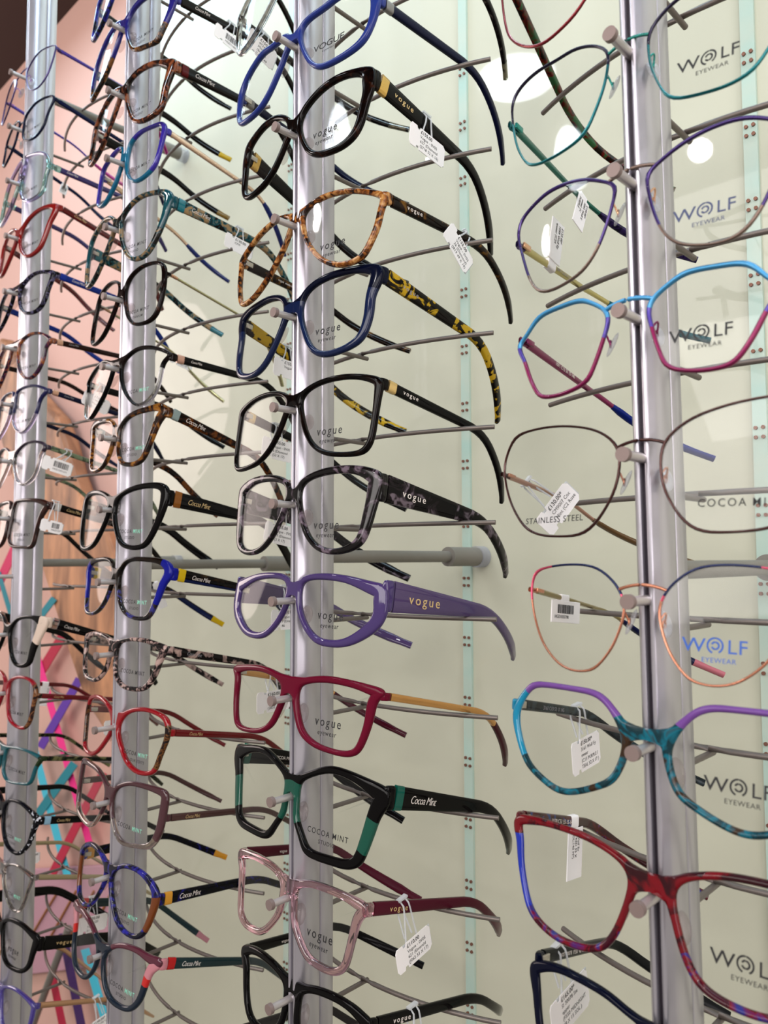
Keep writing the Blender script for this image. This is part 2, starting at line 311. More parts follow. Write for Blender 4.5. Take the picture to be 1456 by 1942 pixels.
# outlines of the lens rims in mm, measured from the bridge; first number: how far the bridge sits behind the peg tip
OUT = {
'3.0': (13.3, [(4, 8.9), (7.3, 14.4), (14.3, 16.3), (27.8, 17.1), (38.4, 19.6), (55.7, 16.2), (67.5, 9.4), (71.8, 0.5), (69, -15.4), (62.8, -26.2), (49.1, -31), (31.8, -31.2), (21.3, -25), (12.2, -12.8), (5.7, 0)]),
'3.1': (13.7, [(1.4, 11.2), (9.6, 19.3), (22.4, 26.1), (36.9, 28.4), (52.4, 26.6), (63.1, 23.7), (65.5, 20.1), (65.7, 8.3), (63.1, -1.7), (60.9, -14), (55.7, -22.4), (46.5, -26.7), (34.6, -27), (25.1, -24.9), (16.3, -18.9), (7.9, -6.4), (2.9, 3.5)]),
'3.2': (16.7, [(3.3, 7.7), (9.7, 13.2), (25, 15.7), (43.2, 13.7), (56.8, 9.8), (69.6, 5), (75.1, 0.8), (72.6, -8.3), (71.5, -17.8), (67.6, -28), (62.7, -36.6), (53.8, -39.3), (40.4, -37.9), (26.8, -30.4), (15.4, -19.3), (7, -6.4)]),
'3.3': (13.7, [(5.9, 9.9), (12.5, 18.5), (27.2, 22.9), (41.3, 23.5), (57.7, 22.8), (67, 21.2), (71.1, 17.8), (70.7, 9), (67.2, 1.4), (67.2, -10.8), (63.6, -23.7), (56.7, -29.4), (42.7, -32.8), (30.5, -32), (20.2, -25.6), (12.2, -13.4), (7, -2.2)]),
'3.4': (15.0, [(4.2, 7.5), (10.3, 13.8), (23.3, 17.5), (40.9, 18.4), (57.4, 16.4), (68.2, 13.4), (70.8, 10.2), (69.9, -0.2), (69.1, -11.9), (68.3, -23.6), (65.6, -30.5), (60.7, -33.5), (48.4, -33.9), (32.9, -31.8), (21, -25.4), (12.3, -14.8), (6.7, -2.8)]),
'3.5': (14.6, [(2.1, 12.6), (10.3, 18.3), (25.1, 22.1), (42.4, 23.1), (57, 21.7), (67.1, 18.6), (70.3, 16), (69.4, 5.7), (67.1, -5.5), (64.3, -18.1), (60.1, -25.8), (51.5, -30), (40.4, -31.4), (27.9, -29.3), (17.4, -22), (9.6, -11), (3.9, 2.7)]),
'3.6': (15.4, [(0.7, 11.5), (10.1, 16.5), (25.2, 18.1), (42.6, 17.3), (60.2, 14.7), (71.4, 12.7), (73.3, 7.9), (73.9, -3.2), (70, -12), (61.5, -18.8), (50, -24.2), (37.3, -25.9), (24.8, -24.4), (14.2, -17.3), (6.3, -7.2), (1.5, 2)]),
'3.7': (12.9, [(5.5, 10.5), (13.7, 14.6), (29.9, 17.2), (46.7, 16.9), (62.2, 15.6), (71.7, 14.1), (73.1, 10.3), (68.3, 6.7), (66.7, -3.1), (64.3, -12.9), (59.8, -23.1), (52.7, -26.4), (41.7, -26.7), (26.1, -25), (13.9, -19.4), (7.1, -8.8), (3.7, 1.1)]),
'3.8': (15.0, [(3.4, 11), (15, 18.2), (30.5, 23.8), (43.9, 24), (61.1, 21.7), (74.9, 18.9), (77, 15.2), (76.1, 8.1), (71.9, 2.6), (68.9, -7.2), (64.8, -19.6), (61.3, -26.2), (52.9, -29.9), (42, -30.3), (26.8, -30.4), (17.4, -28.5), (11.1, -20.2), (4.6, -11.7), (0.7, -2.4)]),
'3.9': (13.0, [(2.9, 7.4), (7.1, 11.6), (18, 15.5), (33.9, 16.3), (47, 15.6), (57.8, 14.4), (61.3, 12.4), (61.4, 6.8), (57.8, 3), (55.4, -6.8), (53.7, -16.4), (51.1, -25), (44, -29.5), (34.3, -30.3), (21.9, -28.5), (13.3, -21.8), (5.6, -12.1), (1.2, -2.4)]),
'3.10': (16.7, [(1.3, 2), (5.9, 7.9), (16.6, 12.8), (34, 14.6), (48.7, 13.2), (56.5, 10.7), (61.1, 8.9), (61, 3.9), (56, -2.3), (52.3, -13.6), (47.5, -23.1), (40.5, -29.1), (29.2, -30.7), (16.3, -28.4), (7.2, -20.3), (1.1, -9.5)]),
'2.0': (12.4, [(4, 7.3), (8.2, 14.9), (19.2, 18.8), (33.9, 19.3), (59, 13.6), (75.9, 5.4), (80.3, -3.4), (79.1, -10.7), (75.5, -20.1), (68.3, -34.2), (64.7, -39.8), (48.2, -38.5), (28.9, -34.2), (16.7, -22.4), (6, -5.4)]),
'2.1': (12.7, [(4.1, 10.4), (13.7, 15.6), (30.9, 17.4), (51.3, 15.8), (74, 10.2), (86.1, 7.1), (89.7, 1.1), (86.4, -8.4), (82.4, -19.2), (81.2, -35.2), (73.2, -40.3), (58.4, -42.2), (43.4, -40.5), (30.1, -33.5), (16.9, -17.9), (6.6, -2.1)]),
'2.2': (14.9, [(0.9, 9.9), (5.1, 19.4), (19.8, 24.6), (37, 23.5), (52.6, 21.5), (58, 13.9), (57, 6.6), (55.6, -5.1), (52.3, -17.7), (44.4, -24.3), (31.5, -27.1), (21, -24.3), (10, -14.2), (1.1, 0.3)]),
'2.3': (9.8, [(5.5, 10.6), (16.5, 19.3), (32.7, 23.3), (50.5, 22.6), (73.7, 18.5), (82.7, 11.4), (81.8, 4.3), (80, -3.9), (75.9, -14.5), (69.5, -27.6), (60.2, -37.1), (46.4, -39.1), (31.7, -34.1), (18, -20.8), (7.3, -3.9)]),
'2.4': (14.9, [(3.4, 9.4), (9.3, 20.1), (23.4, 25.5), (39.7, 26), (53.2, 23), (59.7, 15.8), (62, 0.8), (61.3, -13.4), (57.8, -24.2), (49, -29.9), (31.2, -29.3), (19.6, -22.9), (9.5, -8.7)]),
'2.5': (12.4, [(7, 2.4), (13.9, 9.3), (29.9, 14.6), (47.8, 14.1), (64.6, 10), (78.5, 4.4), (81, 0.4), (73, -3.6), (72, -11.8), (70.6, -22.7), (64.5, -33.1), (52, -38.1), (38.7, -36), (21.2, -23.9), (10.6, -10.7)]),
'2.6': (12.7, [(1.4, 10.3), (10.2, 18), (24.3, 22.7), (42.3, 24.3), (57.4, 25.6), (66, 21.3), (65.6, 14.5), (60.2, 8.7), (55.1, -3.4), (50.1, -16.8), (43.5, -24), (30.6, -26), (14.8, -22.7), (5.4, -10.5), (0.5, 1.7)]),
'2.7': (10.2, [(0.9, 6.1), (10.2, 14.1), (28.8, 19.4), (48.2, 21.3), (66, 20.8), (75, 16.5), (76.8, 7.9), (74.5, -2.7), (69.9, -14.5), (63.2, -26.5), (54.9, -32.5), (38.5, -33.4), (23.4, -29.4), (12.3, -18.3), (4.5, -5.4)]),
'2.8': (14.7, [(0.9, 7.7), (11.2, 17.5), (25.2, 21.5), (47.4, 21.8), (67.1, 21.2), (78.1, 19.6), (86.5, 15.4), (88.2, 6.5), (81.7, 1), (75.8, -12.3), (67.9, -25.7), (59.3, -29.1), (43.2, -29.3), (26.5, -25.7), (13.8, -16.9), (6.5, -4.8)]),
'2.9': (13.7, [(0.1, 2.8), (6.3, 11.5), (20.7, 16), (43.3, 17), (59.8, 15.1), (70.5, 12.9), (70.3, 7.7), (66.6, 1), (63.4, -9.5), (56.3, -20.5), (47.3, -24.5), (30.1, -25.6), (17, -22.5), (6.5, -12.9)]),
'2.10': (17.2, [(3, 5.3), (12.1, 14.6), (25.7, 19.7), (42.9, 21.6), (59.2, 19.7), (67.7, 16.1), (70.8, 8.9), (70.4, 0.2), (67.9, -6.9), (65.1, -15.3), (62.4, -24.4), (54.4, -28.9), (39.7, -30), (24.6, -25), (11.9, -14.4), (3.4, -4)]),
'2.11': (12.6, [(0.6, 6.5), (10.2, 15.5), (29.3, 22.3), (49.9, 23.8), (68.3, 24.2), (78.2, 22.8), (80.3, 17.6), (80.3, 7.3), (78.8, -6.2), (74.6, -15.8), (67.3, -22.1), (51.8, -24.6), (31.6, -26.3), (18.4, -21), (8.8, -10.8), (1.5, -1.3)]),
'2.12': (13.9, [(1.6, 3.4), (8.4, 10.6), (22.2, 16.4), (38.6, 17.4), (51.8, 14.7), (63.6, 8.8), (67.5, 1.1), (64.7, -11.2), (60.4, -22.4), (55.2, -29.7), (46.4, -33.2), (33.3, -33.1), (20.4, -28), (10.8, -17.2), (3, -5.6)]),
'2.13': (8.9, [(1.4, 2.8), (13.3, 11.9), (29.2, 18.3), (49.5, 20.7), (63.6, 19.9), (78.5, 20.3), (78.8, 13.7), (70.8, 7.1), (66.7, -4), (62.6, -15.1), (53.2, -24.1), (39, -27.2), (22, -25.9), (10.3, -18.2), (2.5, -7.4)]),
'1.0': (12.0, [(13.6, -2.7), (19.8, 6.5), (35.3, 13.5), (54.7, 12.1), (68.5, 8.1), (68.9, 1.7), (67.1, -11.3), (62.7, -25.2), (51, -34.4), (34.2, -32.3), (22.8, -20.9)]),
'1.1': (12.0, [(2.1, 3.2), (8, 14.7), (25.1, 21.4), (45.4, 21.2), (63.7, 17.1), (66.3, 9.8), (60.7, 0.2), (56.8, -15.8), (44.6, -25.1), (27.3, -23.7), (12.3, -15)]),
'1.2': (12.0, [(-12.9, 16), (-11.6, 27.5), (3.8, 33.2), (33.1, 27.4), (51.6, 19.9), (61.7, 7.4), (62.5, -2.3), (60.3, -9.2), (60.8, -20.6), (55.1, -30.3), (33.4, -31.6), (15.3, -23), (-3.4, -3.7)]),
'1.3': (12.0, [(3.7, 5.1), (14.5, 17.1), (37.5, 23.6), (61.7, 23.6), (77.2, 20.1), (78.2, 11.4), (71, 0.1), (66.8, -13.7), (59.6, -26.8), (39.9, -31.5), (23.8, -25.6), (8.2, -9.8)]),
'1.4': (12.0, [(8.1, -0.5), (16.9, 10.5), (36.4, 16.1), (58.4, 14.7), (78.2, 10.4), (79.6, 3), (75.2, -7.1), (72.9, -17.4), (67.7, -27.4), (55.4, -32.5), (36, -30.4), (20.4, -22.1), (11.7, -10.8)]),
'1.5': (12.0, [(11.8, -3.9), (17.7, 8), (37.4, 12.6), (59.1, 11.4), (78.9, 6.3), (92, 0.1), (90.8, -4.7), (83.9, -8.3), (83.2, -19.6), (76.8, -32.9), (63.1, -40.2), (44.9, -38), (28.3, -28.6), (15.6, -13.8)]),
'1.6': (12.0, [(-4.4, 5.8), (1.4, 16), (24.5, 18.9), (45.2, 17.1), (65.8, 10.9), (65.6, 5.2), (58.1, -0.3), (56, -12.3), (50, -25.8), (37.1, -34.3), (21.8, -31.1), (7.7, -19.6), (-2, -5.6)]),
'1.7': (12.0, [(5.2, 4.5), (11.2, 12.9), (27.7, 19.4), (47.3, 19.6), (63.5, 15.6), (66.2, 8.9), (60.8, 4), (59.3, -9.7), (54.4, -21.5), (41.3, -27.8), (26.9, -25.4), (15.5, -16), (7.3, -4.7)]),
'1.8': (12.0, [(-9, 12.2), (7.8, 20.2), (40.4, 21), (69.7, 19.1), (82.9, 14.5), (80, 9), (72.5, -0.2), (68.9, -15.3), (65.3, -30.3), (45.6, -31.5), (17.4, -29.9), (4.8, -20.2), (-5.5, -4.1)]),
'1.10': (12.0, [(7.1, 7.4), (20.3, 18.4), (42.8, 22.3), (68.2, 23.2), (83.8, 22.4), (86.4, 14.8), (80.7, 4.7), (72.4, -10.5), (68.5, -23.8), (56.5, -29), (38.4, -29.3), (23.4, -21.6), (9.8, -6)]),
'1.11': (12.0, [(2.9, 4.2), (5.8, 14.6), (23.1, 20.7), (43.1, 21.1), (56.3, 16.9), (62.3, 8), (61.2, -6.5), (60.4, -19.4), (53.4, -28.3), (38.6, -29.7), (21.1, -24.9), (10.9, -13.1)]),
'1.12': (12.0, [(-2.8, 1.1), (7.7, 7.5), (29.6, 10.4), (56, 10.8), (77.4, 8.6), (80.6, 4.4), (73.4, -4.4), (68.3, -19.5), (49.4, -23.5), (21.9, -25.2), (6.7, -18.2), (-2.3, -7.8)]),
'1.13': (12.0, [(0.3, 7.6), (13, 16.1), (34.2, 18.4), (50.2, 15.9), (66.7, 11.7), (71.4, 6.1), (66.8, -5.1), (63.8, -16.9), (50.7, -29.3), (36.2, -30.8), (19, -25.4), (5.2, -9.1)]),
'1.14': (12.0, [(7.3, 6.9), (13.8, 12.4), (30.1, 16.5), (46, 15.7), (62.4, 13.2), (63.3, 7.8), (59.4, -4.2), (54.2, -20.3), (45.2, -25.5), (33.1, -24.2), (18.5, -15), (8.9, -4.3)]),
'1.15': (12.0, [(5.8, 11.6), (18.9, 20.6), (42.7, 23.3), (61, 21.1), (75.6, 19.3), (77.8, 11.3), (73.2, 1), (70.3, -10.6), (60.1, -19), (43.3, -21.5), (26.8, -20.3), (14.8, -11.2)]),
'1.16': (12.0, [(9, 8.8), (20, 16.3), (39.8, 19.2), (61.6, 17.3), (70.3, 14.7), (70.5, 8.6), (68.3, -5.4), (59.5, -18.9), (40.5, -25.7), (22.3, -21.5), (12.2, -6.8)]),
'4.-1': (18.0, [(8.2, -16.1), (14, -4.8), (23.3, 7.2), (38.2, 20.4), (57.3, 31.9), (70.3, 32.7), (75.6, 24.7), (74.4, 11.5), (68.6, -10.7), (61.7, -22.6), (51.3, -32.3), (40.8, -36.7), (29.3, -34.7), (21.8, -30.8), (14.9, -23.5), (9, -19.8)]),
'4.0': (16.3, [(9, 4.2), (11.7, 8.9), (18.3, 14.1), (28.3, 17.9), (38.8, 18.1), (51.3, 19.1), (62.5, 16.3), (66.9, 10.4), (65.7, -0.6), (61.3, -16.6), (54.7, -28.8), (49.7, -33.6), (40.3, -35.8), (25.7, -34.4), (18.5, -30.7), (13.9, -21.7), (10.5, -12.3), (9, -2.9)]),
'4.1': (15.1, [(6.7, 1.7), (12.9, 6.6), (22.5, 11.6), (33.7, 14.4), (45.6, 14.3), (56.6, 9.6), (61.6, 5.2), (62.7, -1.9), (59.1, -12.9), (53.1, -27.7), (47.4, -35.9), (41.1, -39.1), (31.9, -38.8), (21.5, -35.2), (14.8, -27.7), (10.5, -17.7), (7.7, -7.2)]),
'4.2': (8.0, [(10, 5.5), (19.3, 12.3), (24.6, 14.3), (34.4, 14.2), (47.2, 12.5), (55.2, 4.2), (59, 1.2), (58, -3.7), (54.5, -9.2), (50.5, -18.1), (44.9, -27.1), (39.9, -30), (28.8, -30.2), (17.8, -26.8), (13.4, -18.5), (10.1, -8.3), (8.2, -0.5)]),
'4.3': (15.1, [(8.9, 3.1), (12.1, 8.8), (19.4, 14.4), (30.1, 18.3), (43.8, 20.8), (57.5, 21.4), (69.4, 19.9), (74.4, 13), (76.5, 4.9), (73.9, -5.7), (68.5, -16.4), (59.4, -27), (50.2, -31.4), (39.5, -32.8), (26.5, -32.5), (18.7, -27.4), (11.6, -16.3), (8.9, -6.8)]),
'4.4': (12.7, [(8.8, 2.7), (13.8, 9), (22, 14.3), (32.5, 15.9), (46, 15.2), (55.5, 12.8), (57.5, 7.5), (57.6, 1.8), (54.8, -8.5), (48.9, -20.3), (40.1, -28.6), (32.3, -31.6), (25, -31.6), (19.2, -29.4), (12.1, -20.4), (8.1, -10), (7.1, -3.2)]),
'4.5': (11.2, [(10.9, 9.7), (16.4, 16.5), (23.5, 20.7), (36.1, 21.5), (57, 21.4), (63.1, 18.2), (69.6, 9.9), (70.9, 3.1), (67.2, -6.6), (61, -16.5), (53.1, -21.7), (41.2, -25.9), (31.7, -24.8), (19, -19.7), (12.7, -15.6), (8.6, -7), (7.2, 1.3)]),
'4.6': (11.0, [(6.8, 7.2), (11.6, 13), (20.2, 16.4), (31.3, 18.6), (46.6, 19.2), (63.5, 18.5), (71.9, 16.7), (72.7, 11), (70.2, 6.2), (68.6, -2.4), (64.1, -15.3), (59.5, -23.3), (50.7, -28), (39.4, -29.9), (26.1, -28.5), (18.7, -25.1), (13.5, -18), (9.6, -8.3), (7.3, 0.1)]),
'4.7': (11.2, [(3.9, 9.7), (11.9, 12.6), (23.3, 16), (37.5, 17.1), (50.7, 16.7), (63.1, 12.8), (63.8, 7.1), (61.3, 0.4), (59.2, -8.8), (56, -17.4), (48.6, -22.2), (36.8, -21.6), (25.2, -15.6), (14.5, -7.2), (6.1, 2.2)]),
}
SAME = {'2.-1': '2.1', '3.-1': '3.2', '3.11': '3.4'}
# ---------------------------------------------------------------- spectacle builder (local frame: x along the front, y away from the viewer, z up, origin on the peg axis under the bridge)
K, TILT, NS = .0016, .15, 64
CT, ST = math.cos(TILT), math.sin(TILT)
def spline(P, n):
    P = [Vector((p[0], p[1])) for p in P]; out = []; m_ = len(P)
    for i in range(m_):
        a, b, c, d = P[i-1], P[i], P[(i+1) % m_], P[(i+2) % m_]
        for k in range(12):
            t = k/12; out.append(.5*((2*b)+(c-a)*t+(2*a-5*b+4*c-d)*t*t+(3*b-a-3*c+d)*t**3))
    ln = [0]
    for i in range(len(out)): ln.append(ln[-1]+(out[(i+1) % len(out)]-out[i]).length)
    res = []; j = 0
    for k in range(n):
        s = ln[-1]*k/n
        while ln[j+1] < s: j += 1
        f = (s-ln[j])/max(1e-9, ln[j+1]-ln[j]); res.append(out[j].lerp(out[(j+1) % len(out)], f))
    return res
def smooth(P, it, w=.5):
    for _ in range(it):
        P = [P[i].lerp((P[i-1]+P[(i+1) % len(P)])/2, w) for i in range(len(P))]
    return P
def curve_y(x): return K*x*x
FR = {}
def build(key, lab, th, mats, zone, tm, tip=None, acc=None, dep=4.2, h=(8, 5), hz=None, metal_=False, bh=8, cn=2.5, logo=None, lens=None, tw=3.4,
          hinge='#b9b2a8', tlen=153, inner=None, ltxt=None, lcol=None, thin=False, ext=0, droop=0, compress=True):
    c, i = map(int, key.split('.')); bdep, pts = OUT[SAME.get(key, key)]
    if key in SAME: bdep = 13
    mx = max(p[0] for p in pts)
    if c <= 3 and mx > 74: pts = [(x*74/mx, z) for x, z in pts]
    pts = [(max(x, 3.6 if not metal_ else 6.5), z) for x, z in pts]
    O = spline(pts, NS); O = smooth(O, 1, .35)
    cen = sum(O, Vector((0, 0)))/NS
    nrm = []
    for k in range(NS):
        t = (O[(k+1) % NS]-O[k-1]).normalized(); n_ = Vector((t.y, -t.x))
        if n_.dot(cen-O[k]) < 0: n_ = -n_
        nrm.append(n_)
    nrm = [v.normalized() for v in smooth(nrm, 3)]
    xm = max(p.x for p in O); kh = max(range(NS), key=lambda k: O[k].x + .25*O[k].y); hp = O[kh]
    I = []; angc = math.atan2(hp.y-cen.y, hp.x-cen.x)
    for k in range(NS):
        v = O[k]-cen; an = math.atan2(v.y, v.x); cc, ss = math.cos(an), math.sin(an)
        T = th[0]*max(ss, 0)**2+th[1]*max(cc, 0)**2+th[2]*max(-ss, 0)**2+th[3]*max(-cc, 0)**2
        T += cn*math.exp(-((an-angc)/.33)**2)
        I.append(O[k]+nrm[k]*T)
    I = smooth(I, 3, .4)
    xs = [p.x for p in O]; zs = [p.y for p in O]; x0, x1, z0, z1 = min(xs), max(xs), min(zs), max(zs)
    P = peg(c, i)
    root = thing('eyeglasses', lab, 'glasses', (P+Vector((0, bdep, 0)))*MM, None, (-TILT, 0, 0))
    zb = 3.6; zt = zb+bh
    OO = [p.copy() for p in O]; sec = set()
    if not metal_:
        nas = [k for k in range(NS) if O[k].x < cen.x-.35*(cen.x-x0)]
        sec = {k for k in nas if zb <= O[k].y <= zt and O[k].x < x0+7}
        if len(sec) < 2:
            sec = set(sorted(nas, key=lambda k: abs(O[k].y-(zb+bh/2)) + .5*O[k].x)[:3])
        q = sorted(sec, key=lambda k: O[k].y)
        # make it contiguous
        zz = [O[k].y for k in q]; lo_, hi_ = min(zz), max(zz)
        for k in sec:
            f = (O[k].y-lo_)/max(.1, hi_-lo_); OO[k] = Vector((0, zb+f*(min(zt, max(hi_, zb+4))-zb)))
        for st_, f in ((1, .42), (2, .14)):
            for k in list(sec):
                for s in (-st_, st_):
                    j = (k+s) % NS
                    if j not in sec and (j-s) % NS in (sec if st_ == 1 else {jj for kk in sec for jj in ((kk+1) % NS, (kk-1) % NS)}):
                        e = OO[k]; OO[j] = O[j].lerp(Vector((max(.8, O[j].x*.5), e.y+(O[j].y-e.y)*.8)), f*1.2)
    bm = bmesh.new(); hd = dep/2; r = min(1.1, dep*.28)
    for sgn in (1, -1):
        V = []
        for k in range(NS):
            a, b_ = I[k], OO[k]; Lr = max(.1, (b_-a).length); rr = min(.35, r/Lr); s_ = k in sec
            prof = [(0, hd-r), (rr, hd), (.5, hd), (1 if s_ else 1-rr, hd), (1, hd-r*(0 if s_ else 1)), (1, -hd+r*(0 if s_ else 1)), (1 if s_ else 1-rr, -hd), (.5, -hd), (rr, -hd), (0, -hd+r)]
            if s_: prof[4] = (1, hd); prof[5] = (1, -hd)
            V.append([bm.verts.new((sgn*(a.x+(b_.x-a.x)*t)*MM, (curve_y(a.x+(b_.x-a.x)*t)+hd+y)*MM, (a.y+(b_.y-a.y)*t)*MM)) for t, y in prof])
        for k in range(NS):
            k2 = (k+1) % NS
            zp = (I[k]+O[k])/2; u, v = (zp.x-x0)/(x1-x0), (zp.y-z0)/(z1-z0)
            for j in range(10):
                j2 = (j+1) % 10
                vs = (V[k][j], V[k][j2], V[k2][j2], V[k2][j])
                co = [tuple(q.co) for q in vs]
                if len(set(co)) < 3: continue
                if k in sec and k2 in sec and j in (3, 4, 5): continue
                try: bm.faces.new(vs).material_index = zone(u, v) if zone else 0
                except ValueError: pass
    bmesh.ops.remove_doubles(bm, verts=bm.verts[:], dist=1e-6)
    hzz = hp.y-1.2-(.3*(h[0]-6) if h[0] > 8 else 0) if hz is None else hz
    kx = hp if hz is None else max((p for p in O if abs(p.y-hzz) < 2.2), key=lambda p: p.x, default=hp)
    xm = kx.x+ext; hx = xm-tw/2+.2
    if metal_:
        nz = min(range(NS), key=lambda k: abs(O[k].y-(zb+1.2)) + (0 if O[k].x < cen.x else 100)); q = (O[nz]+I[nz])/2
        rr = max(.75, (th[0])*.5)
        path = [(x/8*q.x*MM, (curve_y(q.x)+hd-.6*(1-(x/8)**2))*MM, (q.y+2.2*(1-(x/8)**2))*MM) for x in range(-8, 9)]
        tube(bm, path, rr*MM, 8, len(mats)-1)
    # end pieces that turn the front into the temples
    e_mi = zone(.98, .85) if zone else 0
    eh = h[0] if not metal_ else max(2.2, h[0]*.8)
    for sgn in (1, -1):
        ye = curve_y(xm)
        if metal_:
            path = [(sgn*(xm-1)*MM, (ye+.6)*MM, hzz*MM), (sgn*(hx+.3)*MM, (ye+.8)*MM, hzz*MM), (sgn*(hx+.9)*MM, (ye+2.5)*MM, hzz*MM), (sgn*hx*MM, (ye+6.5)*MM, hzz*MM)]
            sweep(bm, path, lambda t: (1.0*MM, eh/2*MM), 8, 0, Vector((sgn, .2, 0)), 3)
        else:
            path = [(sgn*(hx-2.5)*MM, (ye+dep*.35)*MM, (hzz-.2)*MM), (sgn*(hx-.6)*MM, (ye+dep*.55)*MM, hzz*MM), (sgn*hx*MM, (ye+dep+1)*MM, hzz*MM), (sgn*hx*MM, (ye+dep+3.2)*MM, hzz*MM)]
            sweep(bm, path, lambda t: ((tw/2+.1)*MM, (eh/2+.1)*MM), 12, e_mi, Vector((1, 0, 0)), 5)
    f = obj('front', bm, mats, root, True, 1 if not metal_ else 0)
    # demo lenses
    for sgn in (1, -1):
        bl = bmesh.new(); rings = []
        for ly in (-.5, .5):
            cv = bl.verts.new((sgn*cen.x*MM, (curve_y(cen.x)+hd+ly)*MM, cen.y*MM)); rg = []
            for t in (.35, .7, 1.012):
                rg.append([bl.verts.new((sgn*(cen.x+(p.x-cen.x)*t)*MM, (curve_y(cen.x+(p.x-cen.x)*t)+hd+ly)*MM, (cen.y+(p.y-cen.y)*t)*MM)) for p in I[::2]])
            n = len(rg[0])
            for k in range(n):
                bl.faces.new((cv, rg[0][k], rg[0][(k+1) % n]))
                for a in (0, 1): bl.faces.new((rg[a][k], rg[a+1][k], rg[a+1][(k+1) % n], rg[a][(k+1) % n]))
            rings.append(rg[2])
        for k in range(n): bl.faces.new((rings[0][k], rings[1][k], rings[1][(k+1) % n], rings[0][(k+1) % n]))
        lo = obj('lens', bl, LENS, root)
        ix = [p.x for p in I]; iz = [p.y for p in I]
        if lens and (sgn == 1 or ltxt):
            lx, lz = sgn*(min(ix)*.52+max(ix)*.48), min(iz)
            rot = (math.pi/2, 0, math.atan(2*K*lx)); yy = curve_y(lx)+hd-1.0
            ink = INK if lcol is None else lcol
            def LT(nme, s, size, dz, sp, m_=ink, dx=0, sx=1.0):
                x_ = lx+dx; text(nme, s, size*MM, m_, lo, (x_*MM, (curve_y(x_)+hd-1.0)*MM, (lz+dz)*MM), (math.pi/2, 0, math.atan(2*K*x_)), sp, sx=sx, thick=.003)
            if sgn == -1: LT('print', ltxt, 4.0, 6, 1.1)
            elif lens == 'vogue': LT('print', 'vogue', 7.6, 11.5, 1.35, sx=.86); LT('print', 'eyewear', 4.2, 6.4, 1.2, sx=.86)
            elif lens == 'VOGUE': LT('print', 'VOGUE', 6.2, 11.5, .95, sx=1.25); LT('print', 'eyewear', 2.4, 8.8, 1.2)
            elif lens == 'wolf':
                LT('print', 'W', 7.6, 12, 1, dx=-9.4, sx=1.15); LT('print', 'LF', 7.6, 12, 1.05, dx=6.6)
                cx, cz = lx-1.4, lz+14.7; br = bmesh.new()
                for rr, a0, a1, ox in ((2.9, -60, 250, 0), (1.35, 200, 520, .1)):
                    pa = [((cx+ox+rr*math.cos(math.radians(a)))*MM, (curve_y(cx)+hd-1.0)*MM, (cz+rr*math.sin(math.radians(a)))*MM) for a in [a0+(a1-a0)*t/20 for t in range(21)]]
                    sweep(br, pa, lambda t: (.42*MM, .1*MM), 6, 0, Vector((0, 0, 1)) if 0 else Vector((1, 0, .01)))
                # horseshoe legs of the emblem
                obj('emblem', br, ink, lo)
                LT('print', 'EYEWEAR', 2.7, 8.2, 1.1, dx=0)
            elif lens.startswith('cm'):
                LT('print', 'COCOA', 4.6, 9.5, 1.3, dx=-7.2, sx=.9)
                LT('print', 'MINT', 4.6, 9.5, 1.3, INK if lens[-1] == 'k' else MINT, dx=9.6, sx=.9)
                s2 = {'s': 'STUDIO', 't': 'TITANIUM', 'e': 'COLOUR EDITS', '0': ''}[lens[2]]
                if s2: LT('print', s2, 3.2, 4.8, 1.2)
    # temples
    for sgn in (1, -1):
        xh = hx; ye = curve_y(xm)+(dep+3.2 if not metal_ else 6.3)
        W = peg(c, i)  # contact with the temple rest
        yw = wire_y(xh+7)-bdep; zw = WZ+1.5+.15 + (.2 if not thin else .1)
        def loc(y, z): return (y*CT - z*ST, y*ST + z*CT)
        hb = h[0]+(h[1]-h[0])*min(1, (yw-ye)/75.)
        yl, zl = loc(yw, zw); zl += hb/2*1.0 - droop
        slope = (zl-hzz)/(yl-ye)
        bend = 98+random.uniform(-3, 4); da = random.uniform(24, 32); L1 = bend-ye; path = []; rx = []
        nseg = 26
        total = tlen-8; s_list = [total*k/nseg for k in range(nseg+1)]
        y_, z_, ang = ye, hzz, math.atan(slope)
        prev = 0
        for s in s_list:
            ds = s-prev; prev = s
            if s > L1-8:
                target = math.atan(slope)-math.radians(da)
                ang = max(target, ang-math.radians(da)*ds/26)
            y_ += ds*math.cos(ang); z_ += ds*math.sin(ang)
            q_ = s/total; xin = xh + 14*q_ - (0 if q_ < .5 else (95 if sgn > 0 else (205 if c > 2 else 115))*(q_-.5)**2)
            path.append((sgn*xin*MM, y_*MM, z_*MM))
        endh = h[2] if len(h) > 2 else max(h[1]*1.1, 4.6) if not thin else 3.6
        def rad(t, th_=tw/2):
            hh = h[0]+(h[1]-h[0])*min(1, t/.62)
            if t > .72: hh = h[1]+(endh-h[1])*min(1, (t-.72)/.2)
            if t > .96: hh *= .8
            a_ = th_ if not thin else (th_*.75 + (1.1 if t > .68 else 0))
            return (a_*MM*(.85 if t > .9 else 1), hh/2*MM)
        tmm = tm if isinstance(tm, (list, tuple)) else [tm]
        def seg(a, b_, name, mats_, grow=0, par=root):
            bt = bmesh.new(); sub_ = path[a:b_+1]
            sweep(bt, sub_, lambda t: tuple(v+grow*MM for v in rad((a+(b_-a)*t)/nseg)), 12, 0, Vector((1, 0, 0)), 4 if not thin else 2.2)
            if len(mats_) > 1:
                zc = {}
                for f_ in bt.faces:
                    cz = sum(v.co.z for v in f_.verts)/len(f_.verts); cy = sum(v.co.y for v in f_.verts)/len(f_.verts)
                    pz = min(path, key=lambda p: abs(p[1]-cy))[2]
                    if cz < pz-.0008: f_.material_index = 1
            return obj(name, bt, mats_, par)
        a0 = 0; tp = None
